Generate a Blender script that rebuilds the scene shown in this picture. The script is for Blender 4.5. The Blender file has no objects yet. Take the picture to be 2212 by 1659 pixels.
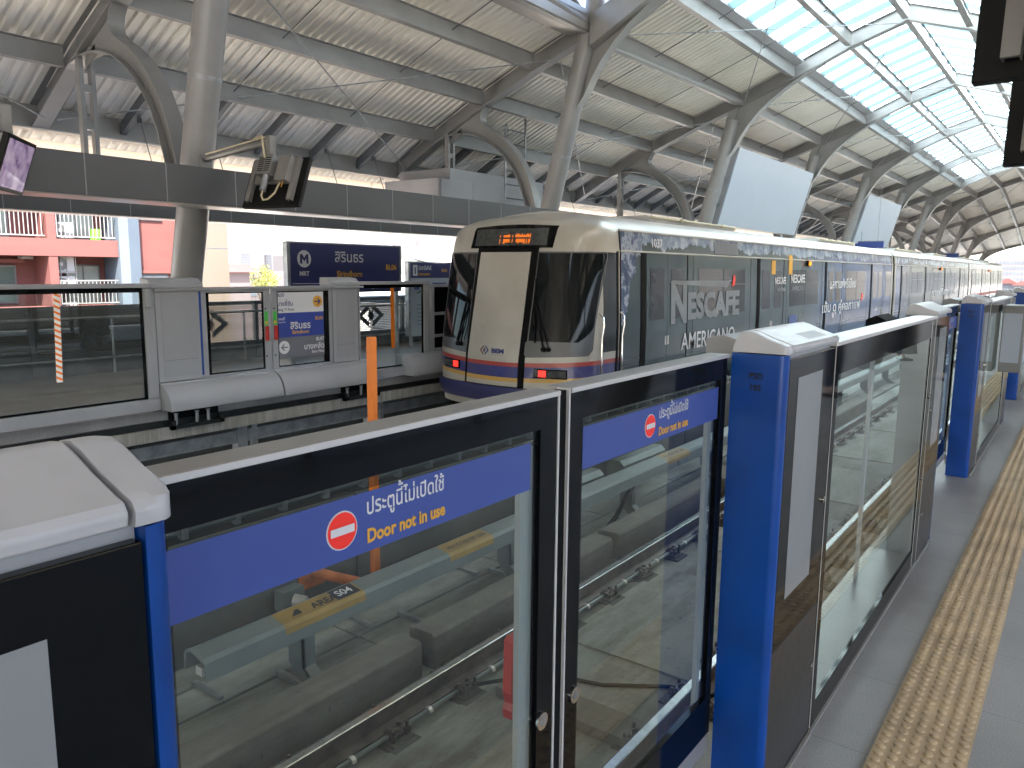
import bpy, bmesh, math, random
from mathutils import Vector, Matrix
R = math.radians
random.seed(7)
SC = bpy.context.scene
COL = SC.collection

# ------------------------------------------------------------------ camera
YAW, PITCH, ROLL, FPX = R(36.77), R(-8.47), R(0.55), 1661.0
fwd = Vector((-math.sin(YAW)*math.cos(PITCH), math.cos(YAW)*math.cos(PITCH), math.sin(PITCH)))
rt = fwd.cross(Vector((0, 0, 1))).normalized()
up = rt.cross(fwd)
rr = rt*math.cos(ROLL) + up*math.sin(ROLL)
uu = up*math.cos(ROLL) - rt*math.sin(ROLL)
cd = bpy.data.cameras.new('camera')
cam = bpy.data.objects.new('camera', cd)
COL.objects.link(cam)
cam.matrix_world = Matrix(((rr.x, uu.x, -fwd.x, 0.0), (rr.y, uu.y, -fwd.y, 0.0), (rr.z, uu.z, -fwd.z, 1.77), (0, 0, 0, 1)))
cd.sensor_width = 36.0
cd.lens = FPX/2212*36.0
cd.clip_start = 0.05
cd.clip_end = 3000
SC.camera = cam

# ------------------------------------------------------------------ world, sun, exposure
SUN_EL, SUN_AZ = R(58), R(125)      # azimuth clockwise from +y: behind the camera, to the right
wd = bpy.data.worlds.new('World'); SC.world = wd; wd.use_nodes = True
wn = wd.node_tree.nodes; wl = wd.node_tree.links
sky = wn.new('ShaderNodeTexSky'); sky.sky_type = 'NISHITA'; sky.sun_disc = False
sky.sun_elevation = SUN_EL; sky.sun_rotation = SUN_AZ
sky.air_density = 1.0; sky.dust_density = 2.2; sky.ozone_density = 1.0
wl.new(sky.outputs[0], wn['Background'].inputs[0]); wn['Background'].inputs[1].default_value = 0.15
sd = bpy.data.lights.new('sun', 'SUN'); sd.energy = 4.9; sd.angle = R(0.6); sd.color = (1.0, 0.94, 0.85)
so = bpy.data.objects.new('sun', sd); COL.objects.link(so)
sdir = Vector((math.sin(SUN_AZ)*math.cos(SUN_EL), math.cos(SUN_AZ)*math.cos(SUN_EL), math.sin(SUN_EL)))
so.rotation_euler = sdir.to_track_quat('Z', 'Y').to_euler(); so.location = (0, 0, 60)
SC.view_settings.view_transform = 'Standard'; SC.view_settings.look = 'None'
SC.view_settings.exposure = 3.0; SC.view_settings.gamma = 1.0
SC.cycles.use_denoising = True
SC.cycles.max_bounces = 14; SC.cycles.diffuse_bounces = 6; SC.cycles.transparent_max_bounces = 32
SC.cycles.glossy_bounces = 5; SC.cycles.transmission_bounces = 6
SC.cycles.sample_clamp_indirect = 8.0; SC.cycles.caustics_reflective = False; SC.cycles.caustics_refractive = False

# ------------------------------------------------------------------ materials
def lin(*c):
    if len(c) == 1:
        h = c[0].lstrip('#'); c = [int(h[i:i+2], 16)/255 for i in (0, 2, 4)]
    return tuple((x/12.92 if x <= .04045 else ((x+.055)/1.055)**2.4) for x in c) + (1.0,)
class NT:
    def __init__(s, name):
        s.m = bpy.data.materials.new(name); s.m.use_nodes = True
        s.n = s.m.node_tree.nodes; s.l = s.m.node_tree.links
        s.b = s.n['Principled BSDF']; s.out = s.n['Material Output']
    def add(s, t, **kw):
        x = s.n.new(t)
        for k, v in kw.items():
            if k.startswith('i_'):
                x.inputs[int(k[2:]) if k[2:].isdigit() else k[2:].replace('_', ' ')].default_value = v
            else: setattr(x, k, v)
        return x
    def link(s, a, b): s.l.new(a, b)
    def obj(s): return s.add('ShaderNodeTexCoord').outputs['Object']
    def noise(s, scale, detail=4, vec=None, rough=.55):
        x = s.add('ShaderNodeTexNoise'); x.inputs['Scale'].default_value = scale; x.inputs['Detail'].default_value = detail
        x.inputs['Roughness'].default_value = rough
        s.link(vec if vec is not None else s.obj(), x.inputs['Vector']); return x.outputs['Fac']
    def ramp(s, fac, stops, interp='LINEAR'):
        x = s.add('ShaderNodeValToRGB'); x.color_ramp.interpolation = interp
        e = x.color_ramp.elements
        while len(e) > 1: e.remove(e[-1])
        e[0].position = stops[0][0]; e[0].color = stops[0][1]
        for p, c in stops[1:]:
            q = e.new(p); q.color = c
        s.link(fac, x.inputs[0]); return x.outputs[0]
    def mix(s, fac, a, b, mode='MIX'):
        x = s.add('ShaderNodeMix', data_type='RGBA', blend_type=mode)
        for sock, v in ((x.inputs[0], fac), (x.inputs[6], a), (x.inputs[7], b)):
            if hasattr(v, 'links'): s.link(v, sock)
            else: sock.default_value = v
        return x.outputs[2]
    def math(s, op, a, b=0.0, c=0.0):
        x = s.add('ShaderNodeMath', operation=op)
        for i, v in enumerate((a, b, c)):
            if hasattr(v, 'links'): s.link(v, x.inputs[i])
            else: x.inputs[i].default_value = v
        return x.outputs[0]
    def bump(s, h, strength, dist=.01):
        x = s.add('ShaderNodeBump'); x.inputs['Strength'].default_value = strength; x.inputs['Distance'].default_value = dist
        s.link(h, x.inputs['Height']); s.link(x.outputs[0], s.b.inputs['Normal'])
def paint(name, col, rough=.4, metal=0.0, var=.12, vs=3.0, bump=0.0, bs=60, spec=.5, coat=0.0, dark=None, rv=.10):
    t = NT(name); col = tuple(col)[:3] + (1,)
    d = dark or tuple(c*(1-var*1.6) for c in col[:3]) + (1,)
    l = tuple(min(1, c*(1+var*.5)) for c in col[:3]) + (1,)
    n = t.noise(vs, 6)
    t.link(t.ramp(n, [(.32, d), (.62, l)]), t.b.inputs['Base Color'])
    n2 = t.noise(vs*4.3, 5)
    t.link(t.math('MULTIPLY_ADD', n2, rv, max(0, rough-rv/2)), t.b.inputs['Roughness'])
    t.b.inputs['Metallic'].default_value = metal
    t.b.inputs['Specular IOR Level'].default_value = spec
    t.b.inputs['Coat Weight'].default_value = coat
    if bump: t.bump(t.noise(bs, 4), bump)
    return t.m
def glass(name, tint, refl=.05, rough=.0):
    t = NT(name); t.n.remove(t.b)
    lw = t.add('ShaderNodeLayerWeight'); lw.inputs[0].default_value = .5
    f = t.math('POWER', lw.outputs['Facing'], 4.2)
    f = t.math('MULTIPLY_ADD', f, .92-refl, refl)
    tr = t.add('ShaderNodeBsdfTransparent'); tr.inputs[0].default_value = tint
    gl = t.add('ShaderNodeBsdfGlossy'); gl.inputs['Roughness'].default_value = rough; gl.inputs[0].default_value = (.95, 1, .98, 1)
    df = t.add('ShaderNodeBsdfDiffuse'); df.inputs[0].default_value = (.34, .34, .32, 1)
    mp = t.add('ShaderNodeMapping'); mp.inputs['Scale'].default_value = (1, 1, .45); t.link(t.obj(), mp.inputs[0])
    dn = t.ramp(t.noise(4.5, 7, mp.outputs[0], .7), [(.40, (.008, .008, .008, 1)), (.75, (.045, .045, .045, 1))])
    m0 = t.add('ShaderNodeMixShader'); t.link(dn, m0.inputs[0]); t.link(tr.outputs[0], m0.inputs[1]); t.link(df.outputs[0], m0.inputs[2])
    mx = t.add('ShaderNodeMixShader'); t.link(f, mx.inputs[0]); t.link(m0.outputs[0], mx.inputs[1]); t.link(gl.outputs[0], mx.inputs[2])
    t.link(mx.outputs[0], t.out.inputs[0]); return t.m
def emis(name, col, st):
    t = NT(name); t.b.inputs['Base Color'].default_value = (.02, .02, .02, 1)
    t.b.inputs['Emission Color'].default_value = tuple(col)[:3]+(1,); t.b.inputs['Emission Strength'].default_value = st
    return t.m
M = {}
M['steel'] = paint('grey_steel_paint', (.215, .214, .212), .34, 0, .10, 1.2)
M['steel_dark'] = paint('dark_steel', (.10, .11, .12), .5, 0, .25, 2)
M['galv'] = paint('galvanised_steel', (.30, .315, .33), .45, .5, .2, 6)
M['alu'] = paint('aluminium_rail', (.29, .28, .265), .38, .35, .06, 4)
M['alu_edge'] = paint('bright_aluminium_edge', (.58, .57, .56), .32, .3, .01, 1)
M['chrome'] = paint('chrome', (.75, .75, .76), .12, 1, .05, 8)
M['white_cap'] = paint('white_cap_plastic', (.42, .415, .43), .35, 0, .07, 6)
M['offwhite'] = paint('offwhite_panel', (.29, .295, .31), .45, 0, .05, 1.5)
M['offwhite_frame'] = paint('offwhite_frame', (.27, .275, .29), .42, 0, .05, 2)
M['black'] = paint('black_rubber', (.006, .006, .0065), .7, 0, .2, 9, spec=.08)
M['black_gloss'] = paint('black_back_painted_glass', (.004, .0045, .005), .05, 0, .1, 5, spec=.17, rv=.03)
M['black_ins'] = paint('dark_satin_panel', (.035, .034, .034), .32, .3, .15, 5)
M['blue'] = paint('blue_gloss_paint', (.001, .048, .25), .30, 0, .13, 4.5, coat=.15, rv=.05, spec=.35)
M['blue_dark'] = paint('deep_blue_paint', (.012, .022, .13), .4, 0, .1, 3)
M['indigo'] = paint('indigo_sticker', (.042, .072, .27), .42, 0, .02, 3)
M['navy'] = paint('navy_sign_face', (.022, .026, .115), .4, 0, .05, 3)
M['navy_bright'] = paint('navy_sticker', (.025, .05, .26), .4, 0, .05, 3)
M['sign_white'] = paint('white_lettering', (.58, .58, .60), .5, 0, .02, 3)
M['sign_yellow'] = paint('yellow_lettering', (.62, .32, .035), .5, 0, .02, 3)
M['sign_grey'] = paint('grey_sticker', (.13, .135, .155), .45, 0, .05, 3)
M['sign_dark'] = paint('dark_lettering', (.004, .004, .008), .5, 0, .02, 3)
M['red'] = paint('red_plastic', (.40, .02, .015), .4, 0, .1, 5)
M['red_sticker'] = paint('red_sticker', (.85, .03, .02), .45, 0, .02, 5)
M['green'] = paint('green_plastic', (.05, .42, .06), .4, 0, .1, 5)
M['lime'] = paint('lime_bucket', (.12, .65, .04), .4, 0, .1, 5)
M['orange'] = paint('orange_paint', (.60, .155, .006), .45, 0, .08, 3)
M['orange_old'] = paint('rusty_orange_paint', (.45, .13, .03), .6, 0, .3, 6)
M['yellow'] = paint('yellow_label', (.27, .17, .04), .5, 0, .1, 5)
M['glass'] = glass('clear_tinted_glass', (.82, .895, .865, 1), .06)
M['glass_far'] = glass('far_screen_glass', (.74, .79, .77, 1), .06)
M['grey_insert'] = paint('grey_insert_print', (.22, .23, .235), .12, 0, .06, 2)
M['cover'] = paint('grey_rail_cover', (.13, .155, .155), .42, 0, .1, 3)
M['cream'] = paint('cream_train_paint', (.36, .345, .31), .3, 0, .05, 2, coat=.25)
M['white_roof'] = paint('white_train_roof', (.46, .455, .44), .35, 0, .08, 1.5)
M['led'] = emis('amber_led', (1, .20, .005), .22)
M['tail'] = emis('red_tail_lamp', (1, .02, .012), .35)
M['amber'] = emis('amber_lamp', (1, .25, .008), .4)
M['lens'] = paint('dark_lamp_lens', (.05, .055, .055), .1, 0, .2, 20)
M['board'] = paint('blank_white_board', (.35, .385, .44), .5, 0, .02, 1)
M['fascia'] = paint('fascia_panel', (.085, .087, .09), .42, .25, .06, 1.0)
M['valance'] = None
M['gutter'] = paint('gutter_steel', (.36, .35, .33), .35, .5, .1, 1)
M['screen_off'] = paint('dark_monitor', (.007, .007, .007), .5, 0, .1, 5, spec=.15)
M['mount'] = paint('mount_metal', (.21, .205, .195), .45, .2, .08, 4)
M['conduit'] = paint('beige_conduit', (.52, .45, .30), .5, 0, .08, 4)
M['rail'] = paint('rail_steel', (.085, .07, .062), .5, .3, .3, 8)
M['rail_top'] = paint('polished_rail_head', (.50, .52, .54), .22, .95, .15, 12)
M['rubberdark'] = paint('bumper_blue', (.015, .017, .09), .45, 0, .1, 4)
M['wind'] = paint('windscreen_glass', (.007, .009, .010), .05, 0, .1, 2, spec=.17)
M['mask'] = paint('windscreen_mask', (.075, .075, .078), .3, .2, .06, 2)
M['trainwin'] = paint('train_window_film', (.030, .036, .040), .10, 0, .15, 2, spec=.35)
M['letters'] = paint('pale_livery_letters', (.16, .18, .195), .3, 0, .15, 1.5)
M['tyre'] = paint('black_trim', (.02, .02, .02), .5, 0, .1, 5)
M['red_bldg'] = None
M['greyblue'] = paint('grey_blue_render', (.065, .085, .108), .7, 0, .06, .6)
M['beige'] = paint('beige_render', (.115, .088, .068), .8, 0, .05, .3)
M['win_green'] = paint('greenish_window', (.085, .12, .105), .15, 0, .3, .5)
M['curtain'] = paint('curtain_window', (.19, .215, .19), .3, 0, .2, .6)
M['ac'] = paint('air_conditioner_white', (.24, .24, .24), .5, 0, .05, 3)
M['white_rail'] = paint('white_railing', (.19, .18, .175), .5, 0, .05, 3)
M['far_wall'] = paint('far_pale_wall', (.10, .096, .103), .8, 0, .06, .2)
M['near_wall'] = paint('blocker_wall', (.20, .19, .18), .8, 0, .1, .2)
M['far_pink'] = paint('far_pink_wall', (.105, .08, .08), .8, 0, .06, .2)
M['far_red'] = paint('far_red_roof', (.11, .037, .033), .8, 0, .1, .3)
M['far_win'] = paint('far_window', (.07, .082, .10), .3, 0, .1, .3)
M['skin'] = paint('skin', (.45, .26, .18), .55, 0, .05, 6)
M['cloth_black'] = paint('black_cloth', (.012, .012, .014), .85, 0, .2, 8)
M['cloth_navy'] = paint('navy_cloth', (.02, .028, .06), .85, 0, .2, 8)
M['cloth_tan'] = paint('tan_cloth', (.30, .22, .16), .85, 0, .2, 8)
M['hair'] = paint('dark_hair', (.012, .009, .008), .6, 0, .2, 20)

def concrete(name, a, b, sc=1.2, streak=False, bump=.25, rough=.85, dirt=False):
    t = NT(name); o = t.obj()
    n1 = t.noise(sc, 8, o, .65); n2 = t.noise(sc*14, 5, o)
    c = t.ramp(n1, [(.28, a), (.68, b)])
    c = t.mix(t.math('MULTIPLY', n2, .35), c, tuple(x*.55 for x in a[:3])+(1,))
    if dirt:
        mp = t.add('ShaderNodeMapping'); mp.inputs['Scale'].default_value = (1.6, .35, 1.6); t.link(o, mp.inputs[0])
        d1 = t.noise(1.1, 8, mp.outputs[0], .7)
        c = t.mix(t.ramp(d1, [(.44, (0, 0, 0, 1)), (.64, (.80, .80, .80, 1))]), c, (.062, .052, .042, 1))
        d2 = t.noise(26, 3, o)
        c = t.mix(t.ramp(d2, [(.66, (0, 0, 0, 1)), (.72, (.6, .6, .6, 1))]), c, (.05, .048, .045, 1))
    if streak:
        mp = t.add('ShaderNodeMapping'); mp.inputs['Scale'].default_value = (9, 9, .7); t.link(o, mp.inputs[0])
        s1 = t.noise(1.6, 5, mp.outputs[0])
        c = t.mix(t.ramp(s1, [(.40, (.42, .42, .42, 1)), (.60, (0, 0, 0, 1))]), c, (.10, .095, .085, 1))
    t.link(c, t.b.inputs['Base Color']); t.b.inputs['Roughness'].default_value = rough
    t.bump(n2, bump); return t.m
M['slab'] = concrete('track_slab_concrete', (.20, .216, .203, 1), (.34, .358, .34, 1), .9, dirt=True)
M['conc'] = concrete('upstand_concrete', (.10, .098, .09, 1), (.19, .185, .165, 1), 1.6, dirt=True)
M['conc_dark'] = concrete('dark_concrete', (.05, .052, .048, 1), (.115, .115, .105, 1), .8)
M['edge'] = concrete('platform_edge_concrete', (.26, .255, .235, 1), (.40, .39, .365, 1), 1.0, True)
M['edge_black'] = concrete('black_sealant_band', (.004, .005, .005, 1), (.018, .02, .02, 1), 3, False, .5, .35)
def floor_mat(name, a, b, tile, rough=.5):
    t = NT(name); o = t.obj()
    n1 = t.noise(900/5, 3, o); n2 = t.noise(1.3, 5, o)
    c = t.ramp(n1, [(.35, a), (.65, b)])
    c = t.mix(t.ramp(n2, [(.36, (.42, .42, .42, 1)), (.62, (0, 0, 0, 1))]), c, (.07, .068, .066, 1))
    br = t.add('ShaderNodeTexBrick', offset=0.0)
    br.inputs['Scale'].default_value = 1.0; br.inputs['Brick Width'].default_value = tile; br.inputs['Row Height'].default_value = tile
    br.inputs['Mortar Size'].default_value = .0022; br.inputs['Mortar Smooth'].default_value = .1
    br.inputs['Color1'].default_value = (0, 0, 0, 1); br.inputs['Color2'].default_value = (.05, .05, .05, 1); br.inputs['Mortar'].default_value = (1, 1, 1, 1)
    t.link(o, br.inputs['Vector'])
    c = t.mix(t.math('MULTIPLY', br.outputs['Fac'], .6), c, (.09, .09, .095, 1))
    t.link(c, t.b.inputs['Base Color'])
    t.link(t.math('MULTIPLY_ADD', n2, .25, rough-.12), t.b.inputs['Roughness'])
    t.bump(n1, .06, .004); return t.m
M['floor'] = floor_mat('grey_granite_tiles', (.19, .188, .188, 1), (.31, .306, .303, 1), .6)
M['tactile'] = paint('yellow_tactile_tile', (.42, .31, .18), .55, 0, .13, 3.5)
def sheet_mat():
    t = NT('corrugated_roof_metal')
    n = t.noise(.8, 4)
    t.link(t.ramp(n, [(.3, (.76, .74, .68, 1)), (.7, (.86, .84, .78, 1))]), t.b.inputs['Base Color'])
    t.b.inputs['Roughness'].default_value = .42; t.b.inputs['Metallic'].default_value = .08
    return t.m
M['sheet'] = sheet_mat()
def skylight_mat(name, tint, trans, rough, tl=None):
    t = NT(name); t.n.remove(t.b)
    a = t.add('ShaderNodeBsdfTransparent'); a.inputs[0].default_value = tint
    b = t.add('ShaderNodeBsdfTranslucent'); b.inputs[0].default_value = tl or tint
    d = t.add('ShaderNodeBsdfGlossy'); d.inputs[0].default_value = (.6, .65, .68, 1); d.inputs['Roughness'].default_value = rough
    m1 = t.add('ShaderNodeMixShader'); m1.inputs[0].default_value = 1-trans
    t.link(a.outputs[0], m1.inputs[1]); t.link(b.outputs[0], m1.inputs[2])
    m2 = t.add('ShaderNodeMixShader'); m2.inputs[0].default_value = .08
    t.link(m1.outputs[0], m2.inputs[1]); t.link(d.outputs[0], m2.inputs[2])
    t.link(m2.outputs[0], t.out.inputs[0]); return t.m
M['valance'] = skylight_mat('translucent_valance', (.80, .72, .64, 1), .22, .4, (.95, .88, .80, 1))
M['skyglass'] = skylight_mat('skylight_glazing', (.80, .97, .98, 1), .05, .2, (.84, .99, 1, 1))
M['skybar'] = skylight_mat('skylight_bar', (.29, .375, .41, 1), .0, .3)
def dots_mat(name, col, spacing, rad, axes, hole=True, base_rough=.5, metal=.0, jitter=False):
    """sheet perforated (hole) or printed with dots; axes = which object axes span the sheet"""
    t = NT(name); t.b.inputs['Base Color'].default_value = col; t.b.inputs['Roughness'].default_value = base_rough; t.b.inputs['Metallic'].default_value = metal
    sp = t.add('ShaderNodeSeparateXYZ'); t.link(t.obj(), sp.inputs[0])
    u = t.math('DIVIDE', sp.outputs[axes[0]], spacing); v = t.math('DIVIDE', sp.outputs[axes[1]], spacing*.866)
    row = t.math('FLOOR', v)
    u2 = t.math('ADD', u, t.math('MULTIPLY', t.math('MODULO', t.math('ADD', row, 1000.0), 2.0), .5))
    fu = t.math('SUBTRACT', t.math('FRACT', u2), .5); fv = t.math('MULTIPLY', t.math('SUBTRACT', t.math('FRACT', v), .5), .866)
    r = t.math('SQRT', t.math('ADD', t.math('MULTIPLY', fu, fu), t.math('MULTIPLY', fv, fv)))
    inside = t.math('LESS_THAN', r, rad)
    a = t.math('SUBTRACT', 1.0, inside) if hole else inside
    t.link(a, t.b.inputs['Alpha']); return t.m
M['perf'] = dots_mat('perforated_steel_sheet', (.10, .103, .10, 1), .045, .28, (1, 2), True, .5, .3)
def half_mat():
    t = NT('black_dot_fade'); t.b.inputs['Base Color'].default_value = (.004, .004, .0045, 1); t.b.inputs['Roughness'].default_value = .08
    t.b.inputs['Specular IOR Level'].default_value = .2; t.b.inputs['Alpha'].default_value = .62; return t.m
M['frit'] = half_mat()
M['frit_dots'] = dots_mat('black_dot_frit', (.01, .01, .011, 1), .0042, .31, (1, 2), False, .1)
def stripe_mat():
    t = NT('orange_white_diagonal_tape')
    sp = t.add('ShaderNodeSeparateXYZ'); t.link(t.obj(), sp.inputs[0])
    s = t.math('ADD', t.math('MULTIPLY', sp.outputs[1], .55), sp.outputs[2])
    f = t.math('FRACT', t.math('MULTIPLY', s, 15.0))
    t.link(t.mix(t.math('LESS_THAN', f, .42), (.88, .86, .84, 1), (.95, .22, .02, 1)), t.b.inputs['Base Color'])
    t.b.inputs['Roughness'].default_value = .5; return t.m
M['tape'] = stripe_mat()
def brick_mat():
    t = NT('red_block_wall'); o = t.obj()
    mp = t.add('ShaderNodeMapping'); mp.inputs['Rotation'].default_value = (R(90), 0, R(90)); t.link(o, mp.inputs[0])
    cx = t.add('ShaderNodeSeparateXYZ'); t.link(o, cx.inputs[0])
    cb = t.add('ShaderNodeCombineXYZ'); t.link(t.math('ADD', cx.outputs[1], cx.outputs[0]), cb.inputs[0]); t.link(cx.outputs[2], cb.inputs[1])
    br = t.add('ShaderNodeTexBrick'); t.link(cb.outputs[0], br.inputs['Vector'])
    br.inputs['Scale'].default_value = 1; br.inputs['Brick Width'].default_value = 1.05; br.inputs['Row Height'].default_value = .42
    br.inputs['Mortar Size'].default_value = .012
    br.inputs['Color1'].default_value = (.098, .030, .026, 1); br.inputs['Color2'].default_value = (.11, .035, .030, 1); br.inputs['Mortar'].default_value = (.10, .035, .032, 1)
    n = t.noise(.5, 5, o)
    t.link(t.mix(t.math('MULTIPLY', n, .25), br.outputs[0], (.12, .05, .042, 1)), t.b.inputs['Base Color'])
    t.b.inputs['Roughness'].default_value = .8; return t.m
M['red_bldg'] = brick_mat()
def ground_mat():
    t = NT('city_ground'); n = t.noise(.05, 8)
    t.link(t.ramp(n, [(.35, (.34, .31, .27, 1)), (.6, (.50, .46, .40, 1))]), t.b.inputs['Base Color']); t.b.inputs['Roughness'].default_value = .9; return t.m
M['ground'] = ground_mat()
def leaf_mat(name, a, b):
    t = NT(name); oi = t.noise(2.2, 3)
    t.link(t.ramp(oi, [(.35, a), (.65, b)]), t.b.inputs['Base Color']); t.b.inputs['Roughness'].default_value = .6; return t.m
M['leaf'] = leaf_mat('yellow_green_leaves', (.10, .13, .02, 1), (.22, .20, .04, 1))
M['bark'] = paint('bark', (.10, .07, .05), .9, 0, .2, 5)
def front_mat():
    """cab paint: bands of colour at fixed heights"""
    t = NT('cab_banded_paint'); sp = t.add('ShaderNodeSeparateXYZ'); t.link(t.obj(), sp.inputs[0])
    xb = t.math('MINIMUM', t.math('MULTIPLY', t.math('MULTIPLY', sp.outputs[0], sp.outputs[0]), .031), .060)
    z = t.math('MULTIPLY_ADD', t.math('SUBTRACT', sp.outputs[2], xb), .5, .2)
    cr, rd, bl, ye = (.36, .345, .31, 1), (.30, .022, .019, 1), (.014, .024, .15, 1), (.46, .28, .065, 1)
    f = lambda h: h*.5+.2
    c = t.ramp(z, [(0, cr), (f(.118), ye), (f(.185), bl), (f(.350), rd), (f(.412), cr)], 'CONSTANT')
    n = t.noise(3.0, 6); n2 = t.noise(16, 4)
    c = t.mix(t.ramp(n, [(.40, (.16, .16, .16, 1)), (.66, (0, 0, 0, 1))]), c, (.22, .18, .125, 1))
    c = t.mix(t.ramp(n2, [(.66, (0, 0, 0, 1)), (.74, (.35, .35, .35, 1))]), c, (.19, .13, .08, 1))
    t.link(c, t.b.inputs['Base Color']); t.b.inputs['Roughness'].default_value = .30; t.b.inputs['Coat Weight'].default_value = .2; return t.m
M['cab'] = front_mat()
def livery_mat(name, tint_stops, blue=False):
    """dark printed film with pale splashes along the top and at the cab edge"""
    t = NT(name); o = t.obj(); sp = t.add('ShaderNodeSeparateXYZ'); t.link(o, sp.inputs[0]); y, z = sp.outputs[1], sp.outputs[2]
    n = t.noise(.42, 3, o); nf = t.noise(1.7, 5, o, .6); ns = t.noise(3.4, 7, o, .68); nl = t.noise(2.1, 4, o, .6)
    c = t.ramp(t.math('DIVIDE', y, 20.0), tint_stops)
    c = t.mix(t.ramp(n, [(.40, (0, 0, 0, 1)), (.70, (.40, .40, .40, 1))]), c, (.12, .165, .185, 1))
    edge = t.math('ADD', z, t.math('MULTIPLY', t.math('SUBTRACT', nf, .5), .62))
    m1 = t.math('GREATER_THAN', edge, 2.17)
    pale = t.ramp(ns, [(.28, (.055, .09, .16, 1)), (.50, (.18, .235, .32, 1)), (.68, (.40, .46, .52, 1))])
    c = t.mix(m1, c, pale)
    if blue:
        ed2 = t.math('ADD', y, t.math('MULTIPLY', t.math('SUBTRACT', nl, .5), 1.2))
        ed2 = t.math('SUBTRACT', ed2, t.math('MULTIPLY', t.math('SUBTRACT', z, 1.1), .5))
        foam = t.ramp(ns, [(.36, (.022, .04, .09, 1)), (.47, (.07, .10, .17, 1)), (.53, (.30, .34, .42, 1)), (.59, (.09, .13, .20, 1)), (.72, (.26, .31, .38, 1))])
        c = t.mix(t.math('LESS_THAN', ed2, .16), c, foam)
    t.link(c, t.b.inputs['Base Color']); t.b.inputs['Roughness'].default_value = .20; t.b.inputs['Specular IOR Level'].default_value = .30; t.b.inputs['Coat Weight'].default_value = .06; t.b.inputs['Coat Roughness'].default_value = .10
    return t.m
D1, D2, B1 = (.026, .045, .050, 1), (.055, .088, .098, 1), (.028, .075, .19, 1)
M['livery1'] = livery_mat('dark_coffee_livery', [(0, D1), (.45, D2), (.62, B1), (1, (.045, .10, .22, 1))], True)
M['livery2'] = livery_mat('blue_grey_livery', [(0, B1), (.2, D2), (.8, (.10, .11, .12, 1)), (1, (.25, .22, .22, 1))])
M['livery3'] = livery_mat('pale_rear_livery', [(0, (.30, .26, .26, 1)), (1, (.38, .32, .31, 1))])

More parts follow.
